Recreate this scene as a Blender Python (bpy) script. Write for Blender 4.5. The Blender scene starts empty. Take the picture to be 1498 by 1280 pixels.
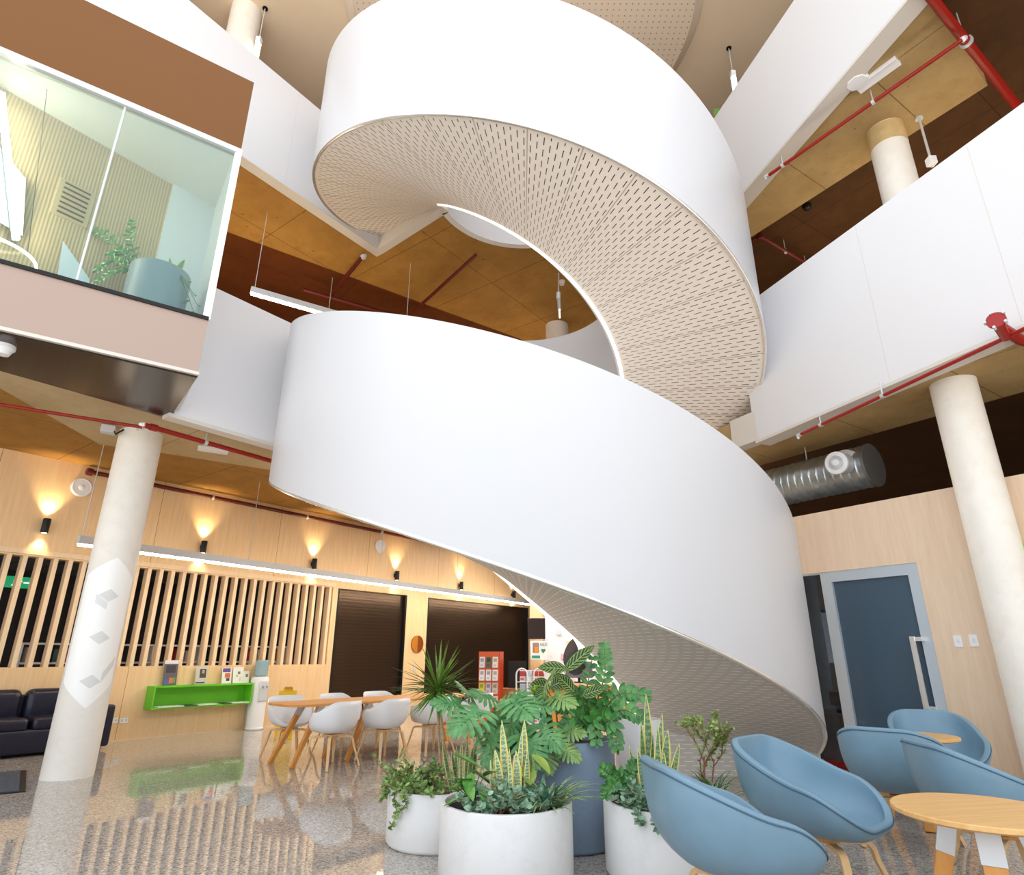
import bpy, bmesh, math, random
from mathutils import Vector, Matrix
random.seed(7)
SC = bpy.context.scene
COL = SC.collection
PI = math.pi
R = math.radians

# ------------------------------------------------------------------ camera
FPX, PITCH, ROLL, HCAM = 896.1, R(19.592), R(0.173), 1.3
_F = Vector((0, math.cos(PITCH), math.sin(PITCH)))
_U = Vector((0, -math.sin(PITCH), math.cos(PITCH)))
_X = Vector((1, 0, 0))
CR = math.cos(ROLL)*_X + math.sin(ROLL)*_U
CU = -math.sin(ROLL)*_X + math.cos(ROLL)*_U
EYE = Vector((0, 0, HCAM))
cam_d = bpy.data.cameras.new('camera')
cam_d.sensor_width = 36.0
cam_d.lens = FPX/1498*36.0
cam_d.clip_start = 0.05
cam_d.clip_end = 300
cam = bpy.data.objects.new('camera', cam_d)
COL.objects.link(cam)
M = Matrix((CR, CU, -_F)).transposed().to_4x4()
M.translation = EYE
cam.matrix_world = M
SC.camera = cam

# survey helpers: where a sight line meets a real plane of the building
def ray(x, y):
    return _F + CR*((x-749)/FPX) - CU*((y-640)/FPX)
def at_z(x, y, z):
    d = ray(x, y)
    return EYE + d*((z-HCAM)/d.z)
def at_y(x, y, Y):
    d = ray(x, y)
    return EYE + d*(Y/d.y)
def dirv(a):
    return Vector((math.sin(R(a)), math.cos(R(a)), 0))
def nrm(a):
    return Vector((math.cos(R(a)), -math.sin(R(a)), 0))
def on_wall(x, y, P, a):
    n = nrm(a)
    d = ray(x, y)
    P = Vector((P[0], P[1], 0))
    return EYE + d*((P-Vector((0, 0, 0))).dot(n)/d.dot(n))

# ------------------------------------------------------------------ tags
def tag(o, label=None, cat=None, group=None, kind=None):
    if label: o['label'] = label
    if cat: o['category'] = cat
    if group: o['group'] = group
    if kind: o['kind'] = kind
    return o
def thing(name, label, cat, loc=(0, 0, 0), rz=0.0, group=None):
    o = bpy.data.objects.new(name, None)
    COL.objects.link(o)
    o.location = loc
    o.rotation_euler = (0, 0, rz)
    o.empty_display_size = 0.1
    return tag(o, label, cat, group)
def copy_tree(o, parent=None):
    c = o.copy()
    COL.objects.link(c)
    if parent is not None:
        c.parent = parent
        c.matrix_parent_inverse = o.matrix_parent_inverse.copy()
    for ch in list(o.children):
        copy_tree(ch, c)
    return c
def world_of(o):
    m = Matrix.LocRotScale(o.location, o.rotation_euler, o.scale)
    return world_of(o.parent) @ m if o.parent else m

class MB:
    def __init__(s):
        s.v, s.f, s.uv, s.hasuv = [], [], [], False
    def add(s, vs, fs, uvs=None):
        k = len(s.v)
        s.v += [Vector(p) for p in vs]
        s.f += [[i+k for i in f] for f in fs]
        if uvs is None:
            s.uv += [(0, 0)]*len(vs)
        else:
            s.uv += list(uvs)
            s.hasuv = True
        return s
    def box(s, c, d, rz=0.0, M=None):
        x, y, z = d[0]/2, d[1]/2, d[2]/2
        ca, sa = math.cos(rz), math.sin(rz)
        vs = []
        for dz in (-z, z):
            for dx, dy in ((-x, -y), (x, -y), (x, y), (-x, y)):
                p = Vector((dx, dy, dz))
                if M is not None:
                    p = M @ p
                else:
                    p = Vector((ca*p.x-sa*p.y, sa*p.x+ca*p.y, p.z))
                vs.append(p+Vector(c))
        return s.add(vs, [(0, 3, 2, 1), (4, 5, 6, 7), (0, 1, 5, 4), (1, 2, 6, 5), (2, 3, 7, 6), (3, 0, 4, 7)])
    def prism(s, poly, z0, z1):
        n = len(poly)
        a = sum(poly[i][0]*poly[(i+1) % n][1]-poly[(i+1) % n][0]*poly[i][1] for i in range(n))
        if a < 0: poly = poly[::-1]
        vs = [(p[0], p[1], z0) for p in poly]+[(p[0], p[1], z1) for p in poly]
        fs = [list(range(n))[::-1], list(range(n, 2*n))]
        fs += [(i, (i+1) % n, n+(i+1) % n, n+i) for i in range(n)]
        return s.add(vs, fs)
    def slab_along(s, p, q, off0, off1, z0, z1):
        """wall-like block from p to q, offset sideways off0..off1 (to the right of p->q)"""
        p, q = Vector((p[0], p[1], 0)), Vector((q[0], q[1], 0))
        d = (q-p).normalized()
        n = Vector((d.y, -d.x, 0))
        return s.prism([tuple((p+n*off0)[:2]), tuple((q+n*off0)[:2]), tuple((q+n*off1)[:2]), tuple((p+n*off1)[:2])], z0, z1)
    def tube(s, pts, r, n=8, cap=True):
        pts = [Vector(p) for p in pts]
        m = len(pts)
        rr = r if isinstance(r, (list, tuple)) else [r]*m
        t0 = (pts[1]-pts[0]).normalized()
        up = Vector((0, 0, 1)) if abs(t0.z) < .9 else Vector((1, 0, 0))
        a = t0.cross(up).normalized()
        vs, fs = [], []
        for i in range(m):
            t = (pts[min(i+1, m-1)]-pts[max(i-1, 0)]).normalized()
            a = (a-t*a.dot(t)).normalized()
            b = t.cross(a)
            for k in range(n):
                th = 2*PI*k/n
                vs.append(pts[i]+(a*math.cos(th)+b*math.sin(th))*rr[i])
        for i in range(m-1):
            for k in range(n):
                fs.append((i*n+k, i*n+(k+1) % n, (i+1)*n+(k+1) % n, (i+1)*n+k))
        if cap:
            fs.append(list(range(n))[::-1])
            fs.append(list(range((m-1)*n, m*n)))
        return s.add(vs, fs)
    def bar(s, pts, w, h, side=None):
        """swept rectangle: width w along side vector, thickness h"""
        pts = [Vector(p) for p in pts]
        m = len(pts)
        vs, fs = [], []
        for i in range(m):
            t = (pts[min(i+1, m-1)]-pts[max(i-1, 0)]).normalized()
            sd = Vector(side) if side is not None else t.cross(Vector((0, 0, 1)))
            if sd.length < 1e-4: sd = Vector((1, 0, 0))
            sd = (sd-t*sd.dot(t)).normalized()
            b = t.cross(sd)
            ww = w[i] if isinstance(w, (list, tuple)) else w
            hh = h[i] if isinstance(h, (list, tuple)) else h
            for x, y in ((-1, -1), (1, -1), (1, 1), (-1, 1)):
                vs.append(pts[i]+sd*(x*ww/2)+b*(y*hh/2))
        for i in range(m-1):
            for k in range(4):
                fs.append((i*4+k, i*4+(k+1) % 4, (i+1)*4+(k+1) % 4, (i+1)*4+k))
        fs.append((3, 2, 1, 0))
        fs.append(tuple(range((m-1)*4, m*4)))
        return s.add(vs, fs)
    def lathe(s, prof, c=(0, 0, 0), n=32, M=None):
        """prof: (r, z) pairs, closed at r=0 ends with caps"""
        vs, fs = [], []
        for r, z in prof:
            for k in range(n):
                th = 2*PI*k/n
                p = Vector((r*math.cos(th), r*math.sin(th), z))
                if M is not None: p = M @ p
                vs.append(p+Vector(c))
        m = len(prof)
        for i in range(m-1):
            for k in range(n):
                fs.append((i*n+k, i*n+(k+1) % n, (i+1)*n+(k+1) % n, (i+1)*n+k))
        if prof[0][0] > 1e-5: fs.append(list(range(n))[::-1])
        if prof[-1][0] > 1e-5: fs.append(list(range((m-1)*n, m*n)))
        return s.add(vs, fs)
    def grid(s, P, nu, nv, uvf=None, closed_u=False):
        """P[i][j] grid"""
        vs = [P[i][j] for i in range(nu) for j in range(nv)]
        fs = []
        for i in range(nu if closed_u else nu-1):
            for j in range(nv-1):
                i2 = (i+1) % nu
                fs.append((i*nv+j, i2*nv+j, i2*nv+j+1, i*nv+j+1))
        uv = [uvf(i, j) for i in range(nu) for j in range(nv)] if uvf else None
        return s.add(vs, fs, uv)
    def build(s, name, m, parent=None, world=False, smooth=35, bevel=0.0, kind=None, label=None, solid=0.0, subsurf=0):
        me = bpy.data.meshes.new(name)
        vs = s.v
        if parent is not None and world:
            inv = world_of(parent).inverted()
            vs = [inv @ p for p in vs]
        me.from_pydata([tuple(p) for p in vs], [], s.f)
        if s.hasuv:
            l = me.uv_layers.new(name='UVMap')
            for lp in me.loops:
                l.data[lp.index].uv = s.uv[lp.vertex_index]
        me.validate()
        if smooth:
            for p in me.polygons: p.use_smooth = True
            me.set_sharp_from_angle(angle=R(smooth))
        me.materials.append(m)
        o = bpy.data.objects.new(name, me)
        COL.objects.link(o)
        if parent is not None: o.parent = parent
        if solid:
            md = o.modifiers.new('thickness', 'SOLIDIFY'); md.thickness = abs(solid); md.offset = -1 if solid > 0 else 1
        if subsurf:
            md = o.modifiers.new('smooth', 'SUBSURF'); md.levels = subsurf; md.render_levels = subsurf
        if bevel:
            md = o.modifiers.new('edge', 'BEVEL'); md.width = bevel; md.segments = 2; md.limit_method = 'ANGLE'; md.angle_limit = R(40)
        if kind: o['kind'] = kind
        if label: o['label'] = label
        return o

# ------------------------------------------------------------------ materials
def lin(c):
    def f(u):
        u /= 255.0
        return u/12.92 if u <= .04045 else ((u+.055)/1.055)**2.4
    return (f(c[0]), f(c[1]), f(c[2]), 1)
class NT:
    def __init__(s, name):
        s.m = bpy.data.materials.new(name)
        s.m.use_nodes = True
        s.t = s.m.node_tree
        s.b = s.t.nodes['Principled BSDF']
    def n(s, t, **kw):
        x = s.t.nodes.new(t)
        for k, v in kw.items():
            if k in x.inputs: x.inputs[k].default_value = v
            else: setattr(x, k, v)
        return x
    def l(s, a, b): s.t.links.new(a, b)
    def math(s, op, a, b=None, c=None):
        x = s.t.nodes.new('ShaderNodeMath'); x.operation = op
        for i, v in enumerate((a, b, c)):
            if v is None: continue
            if isinstance(v, (int, float)): x.inputs[i].default_value = v
            else: s.l(v, x.inputs[i])
        return x.outputs[0]
    def coord(s, which='Object'):
        return s.n('ShaderNodeTexCoord').outputs[which]
    def mapping(s, vec, scale=(1, 1, 1), rot=(0, 0, 0), loc=(0, 0, 0)):
        x = s.n('ShaderNodeMapping')
        x.inputs['Scale'].default_value = scale; x.inputs['Rotation'].default_value = rot; x.inputs['Location'].default_value = loc
        s.l(vec, x.inputs['Vector'])
        return x.outputs[0]
    def noise(s, vec, scale, detail=4, rough=.55, out='Fac'):
        x = s.n('ShaderNodeTexNoise'); x.inputs['Scale'].default_value = scale; x.inputs['Detail'].default_value = detail; x.inputs['Roughness'].default_value = rough
        s.l(vec, x.inputs['Vector'])
        return x.outputs[out]
    def ramp(s, fac, stops, interp='LINEAR'):
        x = s.n('ShaderNodeValToRGB'); cr = x.color_ramp; cr.interpolation = interp
        while len(cr.elements) > 1: cr.elements.remove(cr.elements[0])
        cr.elements[0].position = stops[0][0]; cr.elements[0].color = lin(stops[0][1])
        for p, c in stops[1:]:
            e = cr.elements.new(p); e.color = lin(c)
        s.l(fac, x.inputs['Fac'])
        return x.outputs['Color']
    def mix(s, fac, a, b, mode='MIX'):
        x = s.n('ShaderNodeMix', data_type='RGBA', blend_type=mode)
        if isinstance(fac, (int, float)): x.inputs[0].default_value = fac
        else: s.l(fac, x.inputs[0])
        for i, v in ((6, a), (7, b)):
            if isinstance(v, tuple): x.inputs[i].default_value = lin(v) if len(v) == 3 else v
            else: s.l(v, x.inputs[i])
        return x.outputs[2]
    def sep(s, vec):
        x = s.n('ShaderNodeSeparateXYZ'); s.l(vec, x.inputs[0]); return x.outputs
    def color(s, c):
        if isinstance(c, tuple): s.b.inputs['Base Color'].default_value = lin(c) if len(c) == 3 else c
        else: s.l(c, s.b.inputs['Base Color'])
    def set(s, rough=.5, metal=0, spec=.5, **kw):
        s.b.inputs['Roughness'].default_value = rough; s.b.inputs['Metallic'].default_value = metal; s.b.inputs['Specular IOR Level'].default_value = spec
        for k, v in kw.items(): s.b.inputs[k].default_value = v
        return s
    def bump(s, h, strength=.2, dist=.01):
        x = s.n('ShaderNodeBump'); x.inputs['Strength'].default_value = strength; x.inputs['Distance'].default_value = dist
        s.l(h, x.inputs['Height']); s.l(x.outputs[0], s.b.inputs['Normal'])
def plain(name, c, rough=.5, metal=0, spec=.5, var=0.0, vs=6, **kw):
    m = NT(name); m.set(rough, metal, spec, **kw)
    if var:
        n = m.noise(m.coord(), vs, 5)
        a = tuple(max(0, x*(1-var)) for x in c); b = tuple(min(255, x*(1+var*.6)) for x in c)
        m.color(m.ramp(n, [(.3, a), (.7, b)]))
    else: m.color(c)
    return m.m
def emit(name, c, strength):
    m = NT(name); m.color(c); m.b.inputs['Emission Color'].default_value = lin(c); m.b.inputs['Emission Strength'].default_value = strength
    return m.m
def joints(m, vec, ax, period, width, off=0.0):
    """1 on thin lines every `period` along output ax"""
    f = m.math('FRACT', m.math('ADD', m.math('DIVIDE', ax, period), off))
    return m.math('LESS_THAN', f, width/period)
def wood(name, c0, c1, rot=0, joint=0, jcol=(120, 90, 60), rough=.45, gs=1.0, axis='Z', dark=None):
    m = NT(name); m.set(rough, 0, .4)
    co = m.coord()
    v = m.mapping(co, rot=(0, 0, rot))
    sc = {'Z': (9*gs, 9*gs, .7*gs), 'X': (.7*gs, 9*gs, 9*gs), 'Y': (9*gs, .7*gs, 9*gs)}[axis]
    g = m.noise(m.mapping(v, scale=sc), 2.2, 6, .65)
    big = m.noise(v, .7*gs, 3)
    c = m.ramp(g, [(.3, c0), (.7, c1)])
    c = m.mix(m.math('MULTIPLY', big, .22), c, dark or c0)
    if joint:
        x = m.sep(v)
        j = joints(m, v, x[1], joint, .008)
        c = m.mix(j, c, jcol)
    m.color(c); m.bump(g, .05, .003)
    return m.m
def concrete(name, c0, c1, stain, rot, px, py, jc, joint=True, rough=.7):
    m = NT(name); m.set(rough, 0, .3)
    co = m.coord(); v = m.mapping(co, rot=(0, 0, rot))
    a = m.noise(v, 1.3, 8, .6); b = m.noise(v, 5.0, 6, .7); d = m.noise(v, 28, 3, .6)
    c = m.ramp(a, [(.3, c0), (.7, c1)])
    c = m.mix(m.math('MULTIPLY', m.ramp(b, [(.5, (0, 0, 0)), (.8, (255, 255, 255))]), .5), c, stain)
    if joint:
        x = m.sep(v)
        j = m.math('MAXIMUM', joints(m, v, x[0], px, .014), joints(m, v, x[1], py, .014, .37))
        j = m.math('MULTIPLY', j, m.math('ADD', .3, m.math('MULTIPLY', b, .9)))
        c = m.mix(j, c, jc)
        spot = m.math('GREATER_THAN', m.noise(v, 9, 2), .735)
        c = m.mix(m.math('MULTIPLY', spot, .6), c, jc)
    m.color(c); m.bump(d, .12, .004)
    return m.m

WHITE = plain('white_paint', (224, 224, 227), .42, 0, .45)
WHITE_G = plain('white_satin_paint', (206, 207, 211), .34, 0, .5)
LIP = plain('pale_grey_paint', (214, 208, 200), .5)
TRIM = plain('polished_steel', (238, 236, 230), .2, .7)
ALU = plain('silver_aluminium', (205, 208, 211), .4, .25)
BLACK = plain('black_metal', (22, 20, 20), .45, .3)
REDDARK = plain('oxide_red_pipe_paint', (96, 22, 14), .5)
REDPIPE = plain('red_pipe_paint', (150, 22, 14), .4)
PLASTIC = plain('white_plastic', (240, 242, 245), .35)
CONC_L = concrete('concrete_soffit_warm', (150, 108, 48), (176, 132, 66), (128, 86, 34), R(37), 2.4, 1.9, (84, 54, 18))
CONC_R = concrete('concrete_soffit_tan', (168, 140, 92), (192, 164, 116), (150, 118, 66), R(-33), 2.4, 1.5, (104, 78, 40))
CONC_G = concrete('concrete_slab_grey', (182, 160, 120), (200, 180, 142), (160, 132, 88), R(37), 2.6, 2.2, (140, 112, 72))
DARK_L = concrete('shaded_soffit_left', (92, 46, 14), (112, 58, 20), (74, 34, 8), R(50), 2.4, 3.0, (52, 24, 6))  # shade of the left recess put into the concrete colour
DARK_R = concrete('shaded_soffit_right', (72, 46, 24), (90, 58, 30), (56, 34, 16), R(-33), 2.4, 3.0, (40, 24, 10))  # poorly lit concrete of the right recesses, shade painted in as dark brown
COLM = concrete('column_concrete', (232, 228, 219), (242, 238, 230), (220, 212, 196), 0, 1, 1, (0, 0, 0), False, .5)
PLY = wood('plywood_warm', (229, 194, 146), (241, 212, 170), rot=R(37), joint=2.4, jcol=(150, 112, 70), dark=(216, 172, 118))
PLY_R = wood('plywood_pale', (226, 200, 172), (238, 216, 192), rot=R(-34.5), joint=0, dark=(218, 190, 160))
SLAT = wood('slat_timber', (234, 206, 170), (244, 222, 190), gs=1.6, dark=(222, 186, 144))
def terrazzo():
    m = NT('polished_terrazzo'); m.set(.035, 0, .55)
    co = m.coord()
    def vor(scale):
        x = m.n('ShaderNodeTexVoronoi'); x.inputs['Scale'].default_value = scale; m.l(co, x.inputs['Vector']); return x
    v1, v2 = vor(75), vor(140)
    s1 = m.sep(v1.outputs['Color']); s2 = m.sep(v2.outputs['Color'])
    c = m.ramp(s1[0], [(0, (84, 82, 80)), (.14, (152, 146, 140)), (.45, (194, 186, 178)), (.8, (212, 206, 199)), (.95, (236, 232, 227))], 'CONSTANT')
    c2 = m.ramp(s2[1], [(0, (116, 111, 106)), (.4, (190, 182, 174)), (.85, (220, 214, 207))], 'CONSTANT')
    c = m.mix(.45, c, c2)
    big = m.noise(co, .6, 3)
    c = m.mix(m.math('MULTIPLY', big, .25), c, (188, 176, 164))
    m.color(c)
    return m.m
TERR = terrazzo()
def soffit(name, base, slot, sw=.075, ja=.55):
    m = NT(name); m.set(.5, 0, .35)
    uv = m.sep(m.coord('UV'))
    u8 = m.math('MULTIPLY', uv[0], 8)
    cu = m.math('FLOOR', u8); fu = m.math('FRACT', u8)
    par = m.math('MODULO', m.math('ADD', cu, 800), 2)
    fv = m.math('FRACT', m.math('ADD', uv[1], m.math('MULTIPLY', par, .5)))
    a = m.math('LESS_THAN', m.math('ABSOLUTE', m.math('SUBTRACT', fu, .5)), sw)
    b = m.math('LESS_THAN', m.math('ABSOLUTE', m.math('SUBTRACT', fv, .5)), .31)
    inr = m.math('MULTIPLY', m.math('GREATER_THAN', uv[1], .35), m.math('LESS_THAN', uv[1], 11.45))
    s = m.math('MULTIPLY', m.math('MULTIPLY', a, b), inr)
    fj = m.math('FRACT', uv[0])
    j = m.math('ADD', m.math('LESS_THAN', fj, .012), m.math('GREATER_THAN', fj, .988))
    c = m.mix(s, base, slot)
    c = m.mix(m.math('MULTIPLY', j, ja), c, (120, 108, 92))
    m.color(c)
    return m.m
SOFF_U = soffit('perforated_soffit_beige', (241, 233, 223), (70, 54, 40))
SOFF_L = soffit('perforated_soffit_lit_slots', (218, 213, 205), (255, 255, 254), .10, .2)  # same panel as above; its shade and the lit slots are painted in
def dots():
    m = NT('perforated_ceiling_board'); m.set(.7)
    x = m.sep(m.coord())
    per = .115
    fx = m.math('SUBTRACT', m.math('FRACT', m.math('DIVIDE', x[0], per)), .5)
    fy = m.math('SUBTRACT', m.math('FRACT', m.math('DIVIDE', x[1], per)), .5)
    r = m.math('SQRT', m.math('ADD', m.math('MULTIPLY', fx, fx), m.math('MULTIPLY', fy, fy)))
    m.color(m.mix(m.math('LESS_THAN', r, .115), (240, 220, 196), (160, 138, 110)))
    return m.m
DOTS = dots()
ROOFM = plain('beige_ceiling_paint', (246, 224, 192), .7, var=.03, vs=.5)
def roller():
    m = NT('bronze_roller_shutter'); m.set(.27, .7, .5)
    x = m.sep(m.coord())
    f = m.math('FRACT', m.math('DIVIDE', x[2], .075))
    w = m.math('SINE', m.math('MULTIPLY', f, PI))
    m.color(m.mix(m.math('LESS_THAN', f, .09), (82, 66, 54), (62, 49, 40)))
    m.bump(w, .12, .006)
    return m.m
ROLL_M = roller()
def glass(name, tint=(240, 250, 248), rough=0.0, alpha=.18):
    m = NT(name)
    out = m.t.nodes['Material Output']
    tr = m.n('ShaderNodeBsdfTransparent'); tr.inputs['Color'].default_value = lin(tint)
    gl = m.n('ShaderNodeBsdfGlossy'); gl.inputs['Roughness'].default_value = rough
    fr = m.n('ShaderNodeFresnel'); fr.inputs['IOR'].default_value = 1.5
    mx = m.n('ShaderNodeMixShader')
    m.l(fr.outputs[0], mx.inputs[0]); m.l(tr.outputs[0], mx.inputs[1]); m.l(gl.outputs[0], mx.inputs[2])
    m.l(mx.outputs[0], out.inputs['Surface'])
    return m.m
GLASS = glass('clear_glass')
LED = emit('warm_led_diffuser', (255, 240, 214), 50.0)
LEDT = emit('led_tape', (255, 250, 240), 1.6)
LEDW = emit('white_led_diffuser', (255, 246, 225), 5.0)
LAMPF = emit('lamp_face', (255, 225, 170), 12.0)

# ------------------------------------------------------------------ world + view
w = bpy.data.worlds.new('daylight')
SC.world = w
w.use_nodes = True
# bright overcast sky above the horizon, added ground glow below to light soffits
_t = w.node_tree; _bg = _t.nodes['Background']
_tc = _t.nodes.new('ShaderNodeTexCoord'); _sx = _t.nodes.new('ShaderNodeSeparateXYZ'); _t.links.new(_tc.outputs['Generated'], _sx.inputs[0])
_cr = _t.nodes.new('ShaderNodeValToRGB'); _mp = _t.nodes.new('ShaderNodeMath'); _mp.operation = 'MULTIPLY_ADD'; _mp.inputs[1].default_value = .5; _mp.inputs[2].default_value = .5
_t.links.new(_sx.outputs[2], _mp.inputs[0]); _t.links.new(_mp.outputs[0], _cr.inputs['Fac'])
_cr.color_ramp.elements[0].position = .47; _cr.color_ramp.elements[0].color = (1.0, .965, .92, 1)
_cr.color_ramp.elements[1].position = .53; _cr.color_ramp.elements[1].color = (.55, .585, .62, 1)
_t.links.new(_cr.outputs[0], _bg.inputs[0])
_bg.inputs[1].default_value = 3.6
SC.view_settings.view_transform = 'Standard'
SC.view_settings.look = 'None'
SC.view_settings.gamma = 1
SC.view_settings.use_curve_mapping = False
SC.view_settings.exposure = -0.32
SC.cycles.use_denoising = True
SC.cycles.max_bounces = 12
SC.cycles.diffuse_bounces = 8
SC.cycles.glossy_bounces = 4
SC.cycles.transparent_max_bounces = 12
SC.cycles.sample_clamp_indirect = 6
# ================================================================== THE STAIR
CX, CY, RO, RI, KZ = 0.202, 8.546, 3.435, 1.466, 1.1975
Z1, Z2 = 0.017, 4.812
HB1, HB2 = 2.147, 2.086
PANEL = R(10.35)
def hel(r, ph, z): return Vector((CX+r*math.cos(ph), CY+r*math.sin(ph), z))
def helz(z0, ph): return z0-KZ*ph
stair = thing('spiral_staircase', 'huge white spiral staircase with perforated underside winding up through the atrium', 'staircase', (CX, CY, 0))
def wall_band(name, r0, r1, pha, phb, zf, h, m=None, n=220, foot=None):
    mb = MB(); P = []
    for i in range(n+1):
        ph = pha+(phb-pha)*i/n
        z = zf(ph)
        P.append([hel(r0, ph, z), hel(r0, ph, z+h), hel(r1, ph, z+h), hel(r1, ph, z), hel(r0, ph, z)])
    mb.grid(P, n+1, 5)
    mb.add(P[0][:4], [(0, 1, 2, 3)]); mb.add(P[-1][:4], [(3, 2, 1, 0)])
    return mb.build(name, m or WHITE_G, stair, world=True, smooth=40)
END = R(-218)
wall_band('outer_balustrade', RO, RO-.07, R(-10.9), END, lambda p: helz(Z1, p), HB1).__setitem__('label', 'lower sweeping white balustrade')
wall_band('outer_balustrade', RO, RO-.07, R(14), END, lambda p: helz(Z2, p), HB2).__setitem__('label', 'upper sweeping white balustrade')
wall_band('inner_balustrade', RI, RI-.06, R(-26), END, lambda p: helz(Z1, p), HB1, n=120)
wall_band('inner_balustrade', RI, RI-.06, END, R(-345), lambda p: helz(Z1, END)+.0, HB1, n=60)
wall_band('inner_balustrade', RI, RI-.06, R(15), R(-205), lambda p: helz(Z2, p), HB2, n=120)
def soff(name, z0, fend, pend, m, floor_plate=False, lab=None):
    mb = MB(); n, k = 260, 12
    P = []; U = []
    for i in range(n+1):
        row = []; ur = []
        for j in range(k+1):
            r = RI+(RO-RI)*j/k
            a = fend(r); b = pend(r)
            ph = a+(b-a)*i/n
            row.append(hel(r, ph, helz(z0, ph))); ur.append((-(ph+R(101.1))/PANEL+40, (r-RI)/.165))
        P.append(row); U.append(ur)
    mb.grid(P, n+1, k+1, uvf=lambda i, j: U[i][j])
    if floor_plate:
        Q = []; V = []
        for j in range(k+1):
            t = P[0][j]; du = U[0][j]
            Q.append([Vector((t.x, t.y, 0.0)), t]); V.append([(30.0, du[1]), (30.0+t.z*2.8, du[1])])
        mb.grid(Q, k+1, 2, uvf=lambda i, j: V[i][j])
    return mb.build(name, m, stair, world=True, smooth=50, label=lab)
soff('soffit', Z1, lambda r: -math.asin(.65/r), lambda r: END, SOFF_L, True, 'lower underside, same panel with its slots painted as lit')
soff('soffit', Z2, lambda r: R(14), lambda r: R(-218)+(RO-r)/(RO-RI)*R(16), SOFF_U, False, 'beige upper underside with dark slots')
def edge_tube(name, r, z0, pha, phb, rad, m, n=200, dz=0.0):
    pts = [hel(r, pha+(phb-pha)*i/n, helz(z0, pha+(phb-pha)*i/n)+dz) for i in range(n+1)]
    MB().tube(pts, rad, 8).build(name, m, stair, world=True, smooth=60)
edge_tube('steel_edge', RO-.02, Z1, R(-10.9), END, .024, TRIM)
edge_tube('steel_edge', RO-.02, Z2, R(14), END, .024, TRIM)
edge_tube('led_strip', RI-.005, Z1, R(-26), R(-205), .028, LEDT)
edge_tube('led_strip', RI-.005, Z2, R(15), R(-201), .024, LEDT)
def treads(z0, pha, nst):
    st = R(9.5)
    for i in range(nst):
        mb = MB(); a = pha-i*st; b = a-st
        zt = helz(z0, a)+.42
        vs = [hel(RI, a, zt-.19), hel(RO-.07, a, zt-.19), hel(RO-.07, a, zt), hel(RI, a, zt), hel(RI, b, zt), hel(RO-.07, b, zt)]
        mb.add(vs, [(0, 1, 2, 3), (3, 2, 5, 4)])
        yield mb
TREADM = plain('tread_timber', (150, 120, 90), .5)
for z0, pa, nn in ((Z1, R(-16), 20), (Z2, R(8), 23)):
    for mb in treads(z0, pa, nn): mb.build('tread', TREADM, stair, world=True, smooth=0)
# landing between the flights at level one
mb = MB(); n = 40; P = []
for i in range(n+1):
    ph = END+(R(-345)-END)*i/n
    z = helz(Z1, END)
    P.append([hel(RI, ph, z), hel(RO+.3, ph, z), hel(RO+.3, ph, z+.4), hel(RI, ph, z+.4), hel(RI, ph, z)])
mb.grid(P, n+1, 5)
mb.build('landing', WHITE, stair, world=True)

# ================================================================== SHELL
def struct(mb, name, m, **kw): return mb.build(name, m, kind='structure', **kw)
struct(MB().prism([(-13, -1.2), (9, -1.2), (14, 4), (14, 22), (-17, 22), (-17, 4)], -.1, 0), 'floor', TERR)
# ---- left timber wall
WA = 37.0
W0 = Vector((-5.7, 11.5, 0)); WD, WN = dirv(WA), nrm(WA)      # WN points into the hall
def wp(s, off=0.0, z=0.0): return W0+WD*s+WN*off+Vector((0, 0, z))
def wall_s(x, y, off=0.0):
    p = on_wall(x, y, W0+WN*off, WA); return (p-W0).dot(WD), p.z
ZT, ZSL0, ZSL1 = 4.24, 1.115, 2.745
S_SL0, S_SL1 = -6.0, wall_s(484, 900)[0]
D1 = (wall_s(495, 862)[0], wall_s(596, 872)[0]); D2 = (wall_s(626, 880)[0], wall_s(773, 893)[0])
ZD = 2.70
SEND = wall_s(778, 905)[0]
mb = MB()
def wseg(mb, s0, s1, z0, z1, o0=-.2, o1=0.0):
    mb.slab_along(wp(s0), wp(s1), o0, o1, z0, z1)
wseg(mb, -9, SEND, ZD, ZT)
wseg(mb, -9, S_SL1, 0, ZSL0)
wseg(mb, -9, S_SL0, ZSL0, ZD)
wseg(mb, S_SL1, D1[0], 0, ZD)
wseg(mb, D1[1], D2[0], 0, ZD)
wseg(mb, D2[1], SEND, 0, ZD)
struct(mb, 'wall_left', PLY, smooth=0)
mb = MB(); wseg(mb, -9, S_SL1+.05, ZSL1-.02, ZSL1+.05, -.1, .035); struct(mb, 'trim_1', SLAT, smooth=0)
mb = MB(); wseg(mb, -9, D1[0], 0.0, .018, 0, .006); struct(mb, 'baseboard_left', SLAT, smooth=0)
for i, (a, b) in enumerate((D1, D2)):
    d = MB(); wseg(d, a, b, 0.0, ZD, -.16, -.1)
    d = d.build('door_%d' % (i+2), ROLL_M, kind='structure')
    t = MB(); wseg(t, a, a+.05, 0, ZD, -.12, -.005); wseg(t, b-.05, b, 0, ZD, -.12, -.005)
    t.build('guide_rail', BLACK, d)
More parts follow.
